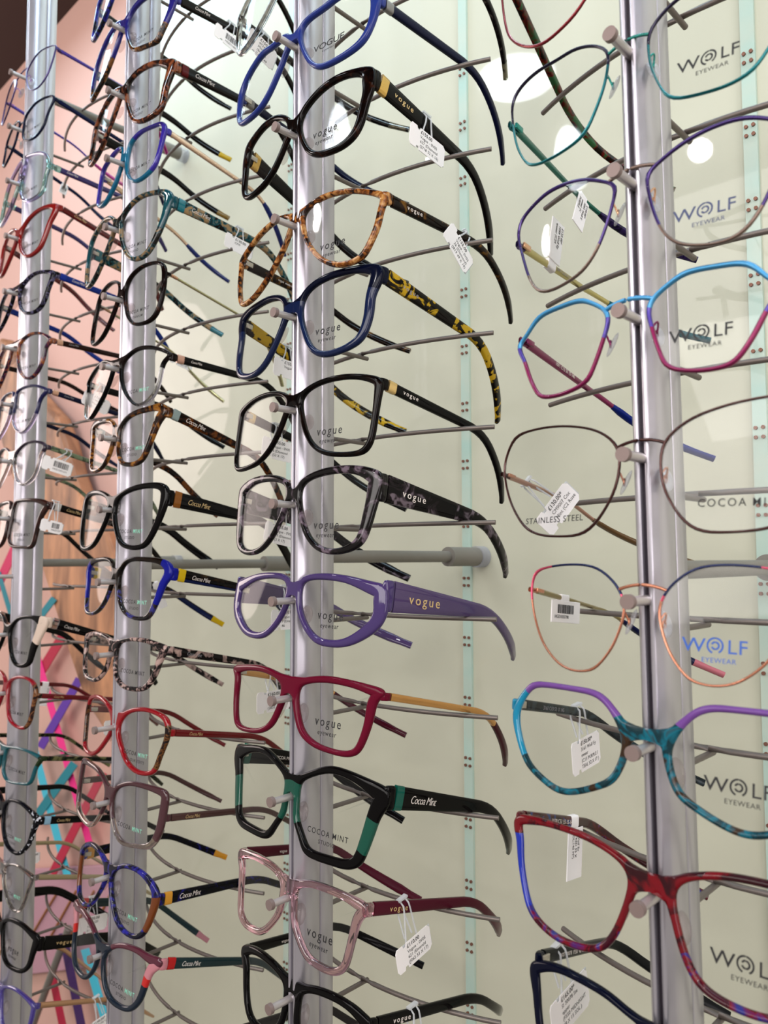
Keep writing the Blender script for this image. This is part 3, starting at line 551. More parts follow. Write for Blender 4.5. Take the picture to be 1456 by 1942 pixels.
        ntip = {None: nseg, 'wrap': 16}.get(tip if tip is None else 'x', nseg)
        cut = nseg
        if tip: cut = nseg-(tip[1] if isinstance(tip, tuple) else 2)
        main_ = None
        if acc:
            ac0 = seg(0, 1, 'x', [acc[0]], .25); ac0.name = 'temple_accent'; a0 = 1
        main_ = seg(a0, cut, 'temple', tmm)
        if acc: ac0.parent = main_
        if tip:
            two = isinstance(tip, tuple) and len(tip) > 2
            seg(cut, nseg-(2 if two else 0), 'temple_tip', [tip[0] if isinstance(tip, tuple) else tip], .15, main_)
            if two: seg(nseg-2, nseg, 'tip_cap', [tip[2]], .2, main_)
        # hinge on the inner side
        bh_ = bmesh.new(); p0 = Vector(path[0]); box(bh_, (p0.x-sgn*(tw/2+.3)*MM, p0.y-.5*MM, p0.z), (1.2*MM, 6*MM, min(3.4, h[0]*.6)*MM), None, 0, .2*MM)
        obj('hinge', bh_, metal(hinge), root)
        def TT(nme, s, size, k, m_, sp, shear=0, out=1, sx=1.0, dz=0):
            p, p2 = Vector(path[k]), Vector(path[k+4]); t_ = (p2-p).normalized(); hh = rad(k/nseg)[0]+.12*MM
            n_ = t_.cross(Vector((0, 0, 1))).normalized(); u_ = n_.cross(t_); o_ = p + n_*hh + u_*(dz-size*.33)*MM
            text(nme, s, size*MM, m_, main_, o_, Matrix((t_, u_, n_)).transposed().to_euler(), sp, shear, 'LEFT', sx=sx, thick=-.014 if shear else 0)
        if sgn == 1 and logo:
            kind, m_ = logo[0], logo[1]; sz = logo[2] if len(logo) > 2 else min(4.2, h[0]*.5)
            if kind == 'cm': TT('logo', 'Cocoa Mint', sz, 2, m_, .9, .35, sx=.75)
            elif kind == 'vogue': TT('logo', 'vogue', sz, 2, m_, 1.35, 0)
        if sgn == -1 and inner: TT('size_print', inner[0], inner[2] if len(inner) > 2 else 2.4, 5 if len(inner) < 4 else inner[3], inner[1], 1.05, dz=-.2)
        FR[(key, sgn)] = (root, path, [rad(k/nseg)[1] for k in range(nseg+1)], [rad(k/nseg)[0] for k in range(nseg+1)])
        # nose pads
        bp = bmesh.new(); nx = x0; nz = -7.5 if not metal_ else -8.5
        kn = min(range(NS), key=lambda k: abs(O[k].y-(nz)) + (0 if O[k].x < cen.x else 100)); px_ = I[kn].x
        r = bmesh.ops.create_uvsphere(bp, u_segments=14, v_segments=10, radius=1)
        sc = (1.1, 3.4, 6.2) if not metal_ else (1.1, 3.2, 6.0)
        rotm = Matrix.Rotation(sgn*math.radians(-38), 3, 'Z') @ Matrix.Rotation(sgn*math.radians(-20), 3, 'Y')
        bmesh.ops.scale(bp, vec=[v*MM for v in sc], verts=r['verts']); bmesh.ops.rotate(bp, matrix=rotm, verts=r['verts'])
        bmesh.ops.translate(bp, vec=(sgn*(px_-(.6 if not metal_ else 1.5))*MM, (curve_y(px_)+dep+(2.0 if not metal_ else 5.5))*MM, nz*MM), verts=r['verts'])
        np_ = obj('nose_pad', bp, PAD if metal_ else PAD2, root)
        if metal_:
            ba = bmesh.new(); cx_, cy_, cz_ = sgn*(px_-1.0), curve_y(px_)+dep*.8, nz+1
            arc = [((cx_+sgn*1.2*math.sin(a*math.pi))*MM, (cy_+4.6*a)*MM, (cz_+3.6*math.sin(a*math.pi)-1.0*a)*MM) for a in [t/10 for t in range(11)]]
            tube(ba, arc, .45*MM, 8)
            ring_ = [((cx_-sgn*.3)*MM+sgn*.25*math.cos(a)*MM, (cy_+4.6)*MM+1.0*math.cos(a)*MM, (cz_-1.2)*MM+1.6*math.sin(a)*MM) for a in [t/10*2*math.pi for t in range(11)]]
            tube(ba, ring_, .4*MM, 8); obj('pad_arm', ba, metal(hinge), np_)
    return root

def Z1(*rules):
    """rules: (test, material index); first hit wins, else 0"""
    def z(u, v):
        for t, i_ in rules:
            if t(u, v): return i_
        return 0
    return z
# ---------------------------------------------------------------- the glasses
BLK = ac('#0b090a'); BRB = ac('#120907')
CMG = ('cm', WHI); CMW = ('cm', WHI)
TORT = ac(['#120806', '#3a1c0e', '#7a461c'], cuts=(.48, .58, .7))
# third column (middle post)
build('3.-1', 'pale tortoiseshell glasses cut by the top edge, above the blue pair', (3, 3.5, 3, 3), [ac(['#1c1312', '#6e5a50', '#b8a99c'], .45)], None, ac(['#0e0a0a', '#2a2422', '#6d645c'], cuts=(.5, .6, .7)), tip=ac(['#14110f', '#8a8268'], .3), h=(6, 5), lens=None)
build('3.0', 'royal blue glasses, topmost full pair on the middle post, with navy temples', (4, 4.2, 3.4, 3.4), [ac('#2a3f9c', .12, rough=.2)], None, ac('#0b1236', rough=.2), acc=[metal('#7d7a7a', .4)], h=(6.5, 5), lens='VOGUE')
build('3.1', 'dark brown cat-eye glasses with a gold ring and carved wide black temples', (4.6, 6, 4, 3.6), [ac(['#0b0504', '#1d0b06', '#43200f'], cuts=(.5, .62, .8))], None, ac(['#080505', '#120907', '#3a220c'], cuts=(.55, .66, .8)), acc=[metal('#c8a050', .25)], h=(13, 6.5), logo=('vogue', GOLDI, 5.2), lens='vogue', cn=4)
build('3.2', 'round amber tortoiseshell glasses on the middle post', (3.4, 3.4, 3.4, 3.2), [ac(['#2a1006', '#a65c1c', '#dba564'], .12, 170, cuts=(.4, .5, .66))], Z1((lambda u, v: False, 0)), ac(['#120906', '#2c180a', '#7a5218'], cuts=(.5, .6, .74)), h=(7.5, 5), logo=('vogue', WHI, 4.0), lens='vogue', cn=1, inner=('vogue  made in  CE', WHI))
build('3.3', 'navy blue glasses with wide yellow-mottled tortoiseshell temples', (4.6, 6, 4, 3.6), [ac('#0a1028'), ac('#14244e', .08)], Z1((lambda u, v: v > .72, 0), (lambda u, v: True, 1)), ac(['#110b08', '#2c2208', '#c9a222'], scale=90, cuts=(.44, .5, .54)), h=(10.5, 6.5), logo=('vogue', GREYI, 4.2), lens='vogue', cn=3)
build('3.4', 'square black-brown glasses with gold hinge blocks on the middle post', (3.6, 3.6, 3.2, 3.2), [ac(['#090505', '#190c08'], cuts=(.45, .65))], None, BLK, acc=[metal('#d9b878', .25)], h=(6.8, 5), logo=('vogue', WHI, 4.0), lens='vogue', cn=2)
build('3.5', 'black and grey tortoiseshell cat-eye glasses with very wide temples', (5, 7.5, 3.8, 3.8), [ac(['#0d090b', '#2c2128', '#7a6a78'], .08, 110, cuts=(.46, .54, .64))], None, ac(['#0e0a0c', '#2c2328', '#776a74'], 0, 90, cuts=(.48, .56, .64)), h=(17, 7), logo=('vogue', WHI, 6.2), lens='vogue', cn=3, hz=9)
build('3.6', 'wide purple glasses with broad purple temples and gold lettering', (4.6, 8, 4.6, 3.8), [ac('#4a3870', .2)], None, ac('#52406c', .15), h=(18.5, 6.5), logo=('vogue', GOLDI, 8.2), lens='vogue', cn=2, hz=6.5, bh=9)
build('3.7', 'crimson square glasses with slim gold temples on the middle post', (4.4, 4.4, 3.4, 4.4), [ac('#720d2c', rough=.16)], None, metal('#c69050', .25), tip=(ac('#4f1022'), 9), h=(4.6, 3.8, 5), lens='vogue', cn=2.5, bh=10)
build('3.8', 'green and black angular glasses with wide black temples', (4.6, 7.5, 5.4, 3.8), [BLK, ac('#085040', .18)], Z1((lambda u, v: v > .72, 0), (lambda u, v: u > .78 and v > .6, 0), (lambda u, v: v < .27, 0), (lambda u, v: True, 1)), BLK, acc=[ac('#12695a', .1)], h=(13.5, 6, 7), logo=('cm', WHI, 6.4), lens='cmsk', cn=4, bh=10, inner=('COCOA MINT  CM31', WHI, 3.2))
build('3.9', 'clear pink glasses with burgundy temples on the middle post', (4.8, 4.6, 4.4, 4.2), [ac('#c8708c', .6)], None, ac('#5a1229', rough=.25), h=(7.6, 5.5, 7), logo=('vogue', GOLDI, 4.6), lens='vogue', cn=2.5, bh=9, tlen=160, inner=('vogue', WHI, 3))
build('3.10', 'glossy black glasses below the clear pink pair, at the bottom edge', (4.8, 5, 4.2, 4.2), [BLK], None, BLK, h=(7, 5.5, 6.5), logo=('vogue', WHI, 4.4), lens='vogue', cn=2.5, bh=9, inner=('vogue', WHI, 3))
build('3.11', 'brown glasses at the very bottom edge, just a corner in view', (4.8, 5, 4.2, 4.2), [ac(['#140a06', '#3c2110'])], None, BRB, h=(7, 5.5), lens=None)
# second column
build('2.-1', 'navy mottled glasses cut by the top edge on the second post', (4, 4.5, 4, 3.6), [ac(['#0b0c22', '#1c1f78', '#2a2d9c'], .05)], None, BRB, h=(8, 5), logo=('cm', WHI))
build('2.0', 'indigo and tortoiseshell glasses, topmost full pair on the second post', (4.6, 5, 4, 3.6), [ac('#26227a', .2), ac(['#150a06', '#3c1d0c', '#8a5a2a'], .1)], Z1((lambda u, v: v > .32, 0), (lambda u, v: True, 1)), BRB, tip=ac('#d9b31e'), h=(8.5, 5.5), logo=('cm', WHI), lens='cmsk')
build('2.1', 'brown tortoiseshell cat-eye glasses with dark red hinge blocks', (4.8, 6.5, 4.2, 3.6), [ac(['#160805', '#4a1f0e', '#8a4c2c'], .06)], None, BRB, tip=ac('#8a6a2a'), acc=[ac('#5e1116')], h=(10, 5.5), logo=('cm', WHI, 5.4), lens='cmsk', cn=4)
build('2.2', 'small teal blue glasses edged with purple, slim rose gold temples', (3, 3.2, 3, 3), [ac('#0b6d92', .25), ac('#3a2b9e', .2)], Z1((lambda u, v: u > .8 or v > .92, 1)), metal('#cdac92', .25), tip=(ac('#152a78', .1), 9), h=(5.4, 3.6), thin=True, lens='cm0k', cn=1.5)
build('2.3', 'teal and brown tortoiseshell cat-eye glasses with matching wide temples', (4, 5.5, 4, 3.4), [ac(['#14100e', '#1d4c54', '#8a6e4c'], .05, 140), ac('#0f4650', .15)], Z1((lambda u, v: u > .86 and v > .4, 1)), ac(['#13100e', '#20626c', '#a0825c'], 0, 120), tip=ac('#0f7684', .1), acc=[ac('#10707e', .2)], h=(10.5, 5.5), logo=('cm', WHI, 5.2), lens='cmsk', cn=3.5)
build('2.4', 'dark brown square glasses with thin pale gold metal temples', (2.8, 3.4, 3, 2.8), [ac(['#120706', '#2a120c', '#5c341c'], cuts=(.5, .62, .75))], None, metal('#b3ae84', .25), h=(2.2, 1.9), thin=True, lens='cmtk', cn=1, acc=[metal('#c89a78')])
build('2.5', 'round black glasses with clear lower rims on the second post', (3.6, 2.6, 2.4, 2.6), [ac(['#0e0a0a', '#1c1210'], 0), ac('#5e5a62', .6), BLK], Z1((lambda u, v: v > .68, 0), (lambda u, v: u > .55 and v < .6, 1), (lambda u, v: True, 2)), BLK, acc=[metal('#c89a88')], h=(6.4, 5), logo=('cm', WHI, 3), lens='cm0', cn=.5)
build('2.6', 'amber-brown tortoiseshell glasses with pale mint tops and hinge blocks', (4.8, 6, 4, 3.4), [ac(['#1a0b05', '#54290d', '#a36a24'], .12, 90), ac('#93a4a2', .1)], Z1((lambda u, v: v > .955, 1)), ac(['#140805', '#341608', '#6a3810']), acc=[ac('#9db0ae')], h=(8.6, 5.5), logo=('cm', WHI, 5.6), lens='cms', cn=4)
build('2.7', 'large black angular glasses with brown hinge blocks and wide black temples', (4.8, 5.5, 4, 4), [BLK], None, BLK, acc=[ac('#9c5c16', .1)], h=(13, 7), logo=('cm', GOLDI, 6), lens='cms', cn=3)
build('2.8', 'black-brown glasses with cobalt blue sides and yellow hinge blocks', (4.2, 5.6, 3.4, 3.4), [ac(['#0c0807', '#20130b']), ac('#1a1f98'), ac(['#16131a', '#3a2a1a', '#3c3c90'], .15)], Z1((lambda u, v: u > .8 and v > .12 and v < .93, 1), (lambda u, v: v < .4, 2)), [ac(['#0c0908', '#2a1c10', '#4a3a22'], scale=60), ac('#13204e')], tip=ac('#e3ba16'), acc=[ac('#e6c21e')], h=(10, 5.5), logo=('cm', WHI, 5), lens='cms', cn=3.5)
build('2.9', 'blush pink and black leopard-patterned glasses', (3.8, 4.6, 3.8, 3.2), [ac(['#161012', '#7a605e', '#c2a49c'], .12, 150, cuts=(.46, .5, .6))], None, ac(['#141010', '#86706c', '#b89c92'], 0, 110, cuts=(.5, .54, .64)), h=(7.5, 5), logo=('cm', GREYI, 4), lens='cm0k', cn=3, bh=9)
build('2.10', 'square red glasses with striped brown sides on the second post', (3.8, 3.6, 3.8, 4), [ac('#9c0d1c', .22), ac(['#3a1408', '#8a5a2c', '#1a0e10'], .1, 200)], Z1((lambda u, v: u > .86 and v < .8, 1)), ac('#7a0e16', .1), h=(5.6, 4.4), logo=('cm', GOLDI, 3.6), lens='cme', cn=1, bh=10, hz=6)
build('2.11', 'mauve-brown angular glasses fading to beige at the bottom', (4.2, 6.4, 3.8, 3.4), [ac('#4a2a30', .15), ac('#9c7a68', .4)], Z1((lambda u, v: v < .3, 1)), ac('#583736', .1), h=(5.4, 4.4), logo=('cm', GOLDI, 3.8), lens='cm0', cn=1, hz=3, bh=9, inner=('COCOA MINT', GOLDI, 2.6))
build('2.12', 'round navy marbled glasses with amber-brown outer blocks and orange hinges', (4, 5.6, 3.4, 3.6), [ac(['#0c0b20', '#1b1860', '#2e2b9a'], .06, 110), ac('#6e360e', .15)], Z1((lambda u, v: u > .85 and v < .72, 1)), ac(['#07070f', '#0b0a24', '#1c1b70'], cuts=(.5, .6, .72)), tip=ac('#e19a2c'), acc=[ac('#efa93c')], h=(9, 5.5), logo=('cm', WHI, 5.6), lens='cms', cn=2, bh=9)
build('2.13', 'navy glasses with coral red sides and a pale pink upper corner', (4.4, 5.4, 4, 3.8), [ac('#1d2a3a', .12), ac('#5a2636', .15), ac('#dc929c'), ac('#e0302c', .05)], Z1((lambda u, v: u > .74 and v > .68 and v < .9, 2), (lambda u, v: u > .8 and v < .7 and v > .12, 3), (lambda u, v: v > .78, 1)), ac('#12333a', .06), tip=ac('#cf8e98'), acc=[ac('#cf2a2a')], h=(8, 5), logo=('cm', WHI, 5), lens='cms', cn=3.5, bh=9)
# first column (farthest post)
build('1.0', 'thin purple wire glasses, topmost on the farthest post', (1.0, 1.0, 1.0, 1.0), [metal('#3a2a62')], None, metal('#4c3a9a'), h=(4, 2.2), thin=True, metal_=True, dep=1.6, cn=0, hinge='#8a5a9a', tip=(metal('#a02a78'), 8))
build('1.1', 'navy oval glasses, second from the top on the farthest post', (2, 2, 2, 2), [ac('#101636')], None, ac('#141c46'), h=(4.4, 3.2), metal_=True, dep=2.4, cn=0, lens='cm0k')
build('1.2', 'clear lilac and teal glasses near the top of the farthest post', (4, 3.6, 3.6, 3.4), [ac('#6a58a0', .4), ac('#2f9a94', .45)], Z1((lambda u, v: u > .85 or (u < .12 and v < .5), 1)), ac('#3c2d72', .1), acc=[ac('#55b8b0', .4)], h=(6, 4.6), logo=('cm', WHI, 3.6), lens='cm0k', cn=1)
build('1.3', 'glossy red cat-eye glasses on the farthest post', (4, 5.4, 3.6, 3.4), [ac('#861311', .15)], None, ac('#6a1012', .1), h=(6.4, 5), logo=('cm', GOLDI, 4), lens='cm0k', cn=3)
build('1.4', 'dark marbled glasses with bright blue temples on the farthest post', (3.6, 4.4, 3.6, 3.2), [ac(['#0c0a10', '#282338', '#585374'], 0, 200, cuts=(.48, .54, .62))], None, ac('#15308e'), acc=[ac('#1b36a2')], h=(6.8, 5), logo=('cm', WHI, 4), lens='cm0k', cn=2)
build('1.5', 'round plum and orange tortoiseshell glasses on the farthest post', (3.2, 3.2, 3, 3), [ac(['#240a16', '#5a1f58', '#a85c24'], .2, 110)], None, ac(['#120806', '#2c130c']), acc=[metal('#c89a80')], h=(5.6, 4.6), logo=('cm', GREYI, 3), lens='cm0k', cn=1)
build('1.6', 'round navy and lilac glasses on the farthest post', (3, 3, 2.6, 2.8), [ac('#17164a', .15), ac('#7d6c9c', .45)], Z1((lambda u, v: v < .45 and u < .8, 1)), ac('#0e1334'), acc=[metal('#c89a80')], h=(5.2, 4.4), logo=('cm', GREYI, 3), lens='cm0k', cn=1)
build('1.7', 'small clear grey glasses with olive temples and a white tag in front', (3, 3, 3, 3), [ac('#2a1d30', .15), ac('#8a8088', .6)], Z1((lambda u, v: v < .75, 1)), ac(['#4e5c48', '#8a9a78'], .1), h=(5, 4), lens=None, cn=1)
build('1.8', 'square dark brown glasses with white hinge blocks on the farthest post', (4.4, 4.4, 3.4, 3.4), [ac(['#1e0b08', '#3a160e'], .1)], None, BRB, acc=[ac('#e2dad4')], h=(7.6, 5), logo=('cm', GOLDI, 4.4), lens='cmsk', cn=3)
build('1.10', 'black glasses with cream corner wedges on the farthest post', (3.8, 10, 3.8, 3.4), [BLK, ac('#f4dccb')], Z1((lambda u, v: u > .8 and v > .3, 1)), BLK, acc=[ac('#77706c', .4)], h=(10.5, 6), logo=('cm', WHI, 4.8), lens='cm0k', cn=7)
build('1.11', 'red square glasses with a dark striped outer edge on the farthest post', (3.6, 3.6, 3.4, 3.4), [ac('#960d20', .2), ac(['#1a0c10', '#5a2c1a', '#8a5a34'], .1, 200)], Z1((lambda u, v: u > .86 and v < .86, 1)), ac('#780d18', .1), h=(5, 4.2), logo=('cm', GOLDI, 3), lens='cm0k', cn=1, hz=5)
build('1.12', 'teal rectangular glasses with mottled olive temples', (2.8, 3.2, 2.8, 2.8), [ac('#0c5660', .2), ac(['#12211e', '#2a3c20'])], Z1((lambda u, v: u > .92, 1)), ac(['#121510', '#2c3420', '#6a6844'], scale=100), h=(4.6, 3.8), lens='cm0k', cn=1.5)
build('1.13', 'round black glasses with white squiggled corners and light blue hinges', (3.6, 4.8, 3.4, 3.4), [ac('#0e0e18'), ac(['#0c0c12', '#0f0f16', '#cfd2dc'], 0, 260, cuts=(.5, .58, .6))], Z1((lambda u, v: u > .74, 1)), BLK, acc=[ac('#9cc8e4')], h=(7.5, 5), logo=('cm', GOLDI, 4), lens='cms', cn=3)
build('1.14', 'clear beige glasses with flat champagne gold temples', (3, 3.4, 3, 3), [ac(['#4a3c34', '#84766a', '#a69a88'], .45)], None, metal('#a39474', .3), h=(5.2, 4), thin=True, lens='cms', cn=1.5)
build('1.15', 'black glasses with broad black temples and gold lettering on the farthest post', (4.6, 5, 3.8, 3.8), [BLK], None, BLK, h=(13, 8), logo=('vogue', GOLDI, 5), lens='vogue', cn=4)
build('1.16', 'clear violet glasses with flat rose gold temples, lowest on the farthest post', (3.4, 3.6, 3.2, 3.2), [ac('#4e3ea2', .35)], None, metal('#b58a68', .3), h=(5.4, 4.4), thin=True, lens=None, cn=1.5)
# fourth column (nearest post)
build('4.-1', 'thin red metal glasses with mottled red-green temples, at the top edge by the nearest post', (1.2, 1.2, 1.2, 1.2), [metal('#7c1620')], None, ac(['#1a1108', '#6a160e', '#2c5a34'], scale=110, cuts=(.45, .52, .6)), h=(5.5, 4.6), metal_=True, dep=1.6, cn=0, hinge='#c9a070')
build('4.0', 'teal wire glasses with dark upper rims, topmost full pair on the nearest post', (1.2, 1.0, 1.0, 1.0), [metal('#0d6c72'), metal('#1a1230'), metal('#0d6c62')], Z1((lambda u, v: v > .62, 1)), metal('#0c5e52'), tip=(ac(['#181430', '#37285e']), 9), h=(4.6, 2.6), thin=True, metal_=True, dep=1.8, cn=0, hinge='#148a80', lens='wolf', hz=-1, ext=3)
build('4.1', 'purple metal glasses with gold inner rims and slim gold temples', (1.7, 1.3, 1.2, 1.3), [metal('#35205e'), metal('#6e5a50')], Z1((lambda u, v: v < .25, 1)), metal('#b7a96a', .35), tip=(ac('#14606a'), 9), h=(4.4, 2.8), thin=True, metal_=True, dep=1.8, cn=0, hinge='#d8a882', lens='wolf', lcol=INKN, hz=-6, inner=('1099 C24 54 17 140', GREYI, 2.4, 6), ext=1.5)
build('4.2', 'angular glasses with sky blue tops fading to magenta bottoms', (2.1, 1.9, 1.6, 1.6), [metal('#7a0f48', .45), metal('#4a3a90', .45), metal('#3f8ab8', .45)], Z1((lambda u, v: v > .66, 2), (lambda u, v: v > .5, 1)), metal('#7c0f4e', .4), tip=(ac('#142a86'), 9), h=(4.4, 3), thin=True, metal_=True, dep=2.4, cn=0, hinge='#7c1050', lens='wolf', hz=3, inner=('1091 C12 50 15 140', WHI, 2.6, 5), ext=1.2)
build('4.3', 'large dark brown wire glasses marked stainless steel, slim rose gold temples', (1.0, 1.0, 1.0, 1.0), [metal('#3a1712')], None, metal('#a87c6a', .3), tip=(ac('#7a5c38', .1), 9), h=(3, 2), thin=True, metal_=True, dep=1.6, cn=0, hinge='#b07a62', lens='cm0k', ltxt='STAINLESS STEEL', hz=1.5, ext=2.5)
build('4.4', 'rose gold wire glasses with navy tops and pink outer corners', (1.0, .9, .9, .9), [metal('#b9795e', .25), metal('#1c2550'), metal('#c94a68'), metal('#b9795e', .25)], Z1((lambda u, v: v > .7 and u < .72, 1), (lambda u, v: v > .66, 2)), metal('#8d7c48', .3), tip=(ac('#1a1f4a'), 9, ac('#e0808e')), h=(3, 1.8), thin=True, metal_=True, dep=1.5, cn=0, hinge='#cf8a68', lens='wolf', lcol=INKB, hz=4, ext=2)
build('4.5', 'octagonal glasses with lilac tops over teal and brown rims', (2.8, 3.2, 2.8, 3.2), [ac(['#123c46', '#108098', '#3c2818'], .12, 90), ac('#8a58b2', .08), ac('#1490b8', .22)], Z1((lambda u, v: u < .1, 0), (lambda u, v: v > .66 and u < .84, 1), (lambda u, v: u > .7 and v > .3, 2)), ac(['#10181c', '#1c2a2e', '#2c3a40']), dep=3.6, h=(5.4, 4.6), lens='wolf', cn=1, hz=9, bh=6, inner=('3161 C13 52 17 145', GREYI, 2.8, 4), ext=3)
build('4.6', 'deep red glasses with bright blue outer rims on the nearest post', (3.2, 3.2, 3, 3.2), [ac(['#3a0a16', '#8c101e', '#7a0e1c'], .12, 70), ac('#1832b0', .22), ac(['#4a0a20', '#8a1020', '#2a2a80'], .12, 90)], Z1((lambda u, v: u > .8 and v < .82 and v > .22, 1), (lambda u, v: v < .3, 2)), ac(['#3a0a12', '#6a0e18', '#1c3a7a'], .05, 100, cuts=(.5, .6, .66)), dep=3.8, h=(6.4, 5), lens='wolf', cn=2, hz=15, bh=7, inner=('3170 C51 55 15-140', WHI, 3, 5))
build('4.7', 'midnight blue glasses at the bottom edge by the nearest post', (3.6, 4, 3.4, 3.4), [ac('#0b0f26')], None, ac('#101214', rough=.3), dep=4, h=(6, 5), lens=None, cn=2, hz=14, inner=('105  30078  F550  48 15', WHI, 2.6, 3))

# ---------------------------------------------------------------- price tags
def barcode(parent, w, h, y0, z0, x):
    b = bmesh.new(); y = 0; rnd = random.Random(7)
    while y < w:
        a = rnd.choice((.25, .25, .5, .7)); box(b, (x, (y0+y+a/2)*MM, z0*MM), (.00008, a*MM, h*MM)); y += a+rnd.choice((.3, .3, .5))
    return obj('barcode', b, INK, parent, False)
def price_tag(key, side, y, lab, kind='card', roll=0, lines=None, code=None, drop=15, size=(33, 15), yaw=0, off=0, face=1):
    root0, path, rz, rx = FR[(key, side)]
    k = min(range(len(path)), key=lambda q: abs(path[q][1]/MM-y)); p = Vector(path[k])
    M = Matrix.Translation(root0.location) @ root0.rotation_euler.to_matrix().to_4x4(); P = M @ p
    h = rz[k]; wx = rx[k]
    t = thing('price_tag', lab, 'price tag', P, 'price tags hanging on the glasses'); t.rotation_euler = (math.radians(roll), 0, math.radians(yaw))
    W, H = size
    if kind == 'card':
        X = (wx+.0012)*face; b = bmesh.new()
        z = -(drop)*MM-h
        yc = off*MM
        box(b, (X, yc+3*MM, z+.5*MM), (.0005, (W-4)*MM, (H-3)*MM), None, 0)
        obj('backing', b, LOOPM, t, False)
        b = bmesh.new(); X2 = X+.0007*face
        pf = [(-W/2, -H/2+2), (-W/2, H/2-2), (-W/2+1.2, H/2), (-W/2+6, H/2), (-W/2+6.6, H/2-2), (-W/2+8.6, H/2-2), (-W/2+9.2, H/2), (W/2-2, H/2), (W/2, H/2-2), (W/2, -H/2+2), (W/2-2, -H/2), (-W/2+9.2, -H/2), (-W/2+8.6, -H/2+2), (-W/2+6.6, -H/2+2), (-W/2+6, -H/2), (-W/2+1.5, -H/2)]
        a_ = [b.verts.new((X2, yc+u*MM, z+v*MM)) for u, v in pf]; c_ = [b.verts.new((X2+.0004*face, yc+u*MM, z+v*MM)) for u, v in pf]
        n = len(pf); b.faces.new(a_); b.faces.new(c_)
        for q in range(n): b.faces.new((a_[q], a_[(q+1) % n], c_[(q+1) % n], c_[q]))
        cardo = obj('card', b, PAPER, t, False)
        b = bmesh.new()
        for dy in (-3.2, 3.2):
            pa = [(X, yc+dy*MM*.9+(2*MM if dy > 0 else -2*MM), z+H/2*MM-2*MM), (wx+.0014, dy*MM*.8, -h*.2), (wx+.0012, dy*MM*.7, h*.6), (0, dy*MM*.7, h+.0014), (-wx-.0012, dy*MM*.7, h*.6), (-wx-.0012, dy*MM*.7, -h-.001), (X*.2, yc+dy*MM, z+H/2*MM)]
            tube(b, pa, .55*MM, 6)
        box(b, (0, 0, h+.0016), (.003, 7.5*MM, .0011)); obj('loop', b, LOOPM, t)
        xf = X2+(.00045 if face > 0 else .00045)
        if lines:
            for q, s in enumerate(lines):
                text('print', s, (3.2 if q == 0 else 2.75)*MM, INK, cardo, (xf, yc+(-W/2+9.5)*MM, z+(H/2-3.4-q*3.15)*MM), (math.pi/2, 0, math.pi/2), 1.05, 0, 'LEFT', thick=.012 if q == 0 else 0)
        if code:
            barcode(cardo, W-15, H*.42, yc/MM-W/2+11, z/MM+H*.12, xf)
            text('print', code, 2.6*MM, INK, cardo, (xf, yc+(-W/2+11)*MM, z-(H*.32)*MM), (math.pi/2, 0, math.pi/2), 1.0, 0, 'LEFT')
    else:  # folded paper flag wrapped round the temple
        b = bmesh.new(); sweep(b, [(0, -.0035, 0), (0, .0035, 0)], lambda t_: (wx+.0006, h+.0006), 12, 0, Vector((1, 0, 0)), 5); band = obj('band', b, PAPER, t)
        b = bmesh.new(); zc = -h - H/2*MM if face > 0 else h + H/2*MM
        box(b, (wx+.0008, 0, zc), (.0006, W*MM, H*MM), None, 0, .00025); cardo = obj('flag', b, PAPER, t, False)
        if lines:
            for q, s in enumerate(lines):
                if H > W: text('print', s, 2.5*MM, INK, cardo, (wx+.0012, (W/2-2.6-q*2.7)*MM, zc+(H/2-2)*MM), (math.pi, -math.pi/2, 0), 1.0, 0, 'LEFT').rotation_euler = (Matrix.Rotation(-math.pi/2, 3, 'X') @ Matrix.Rotation(math.pi/2, 3, 'Z') @ Matrix.Rotation(math.pi/2, 3, 'X')).to_euler()
                else: text('print', s, 2.5*MM, INK, cardo, (wx+.0012, (-W/2+2)*MM, zc+(H/2-3-q*2.7)*MM), (math.pi/2, 0, math.pi/2), 1.0, 0, 'LEFT')
        if code:
            barcode(cardo, W*.55, H*.4, -W*.3, zc/MM+H*.12, wx+.0012)
            text('print', code, 2.3*MM, INK, cardo, (wx+.0012, -W*.4*MM, zc-H*.3*MM), (math.pi/2, 0, math.pi/2), 1.0, 0, 'LEFT')
    return t

# ---------------------------------------------------------------- the tags on them
T2 = price_tag
T2('2.0', 1, 58, 'white barcode tag on the black temple at the top, between second and middle posts', roll=-12, code='HGD1180916', size=(26, 13), drop=11, off=-2)
T2('3.-1', -1, 31, 'white price tag hanging at the top edge, left of the middle post', roll=-20, lines=['£150.00*', '4734 Co', 'Mint', '(Brown', 'Crete 49'], size=(26, 17), drop=10)
T2('3.1', 1, 55, 'price tag reading £155.00 on the wide black carved temple', roll=-8, lines=['£155.00', 'Vogue - 0V05', '627 (Diamond', '(2718 52 X 16)'], size=(33, 15), drop=11)
T2('2.3', 1, 70, 'white tag on the teal tortoiseshell temple left of the round amber glasses', roll=-10, lines=['£130.00', 'CM9'], size=(28, 13), drop=9)
T2('3.2', 1, 76, 'price tag tilted steeply on the temple of the round amber glasses', roll=-42, lines=['£155.00', 'Vogue - 0V03', '26 (Diamond)', '(J819 49 X 19)'], size=(29, 15), drop=12)
T2('2.4', -1, 100, 'small white barcode tag behind the second post, above the round black glasses', roll=-14, code='HGD118', size=(26, 9), drop=3)
T2('3.3', -1, 55, 'white price tag half hidden left of the middle post under the navy glasses', roll=-5, lines=['£155.00', 'Vogue'], size=(26, 14), drop=9)
T2('3.4', -1, 41, 'price tag seen through the left lens of the square black-brown glasses', roll=-6, lines=['£155.00', 'Vogue - 0V05', '6 (Diamond', '(53 X 17)'], size=(28, 15), drop=12)
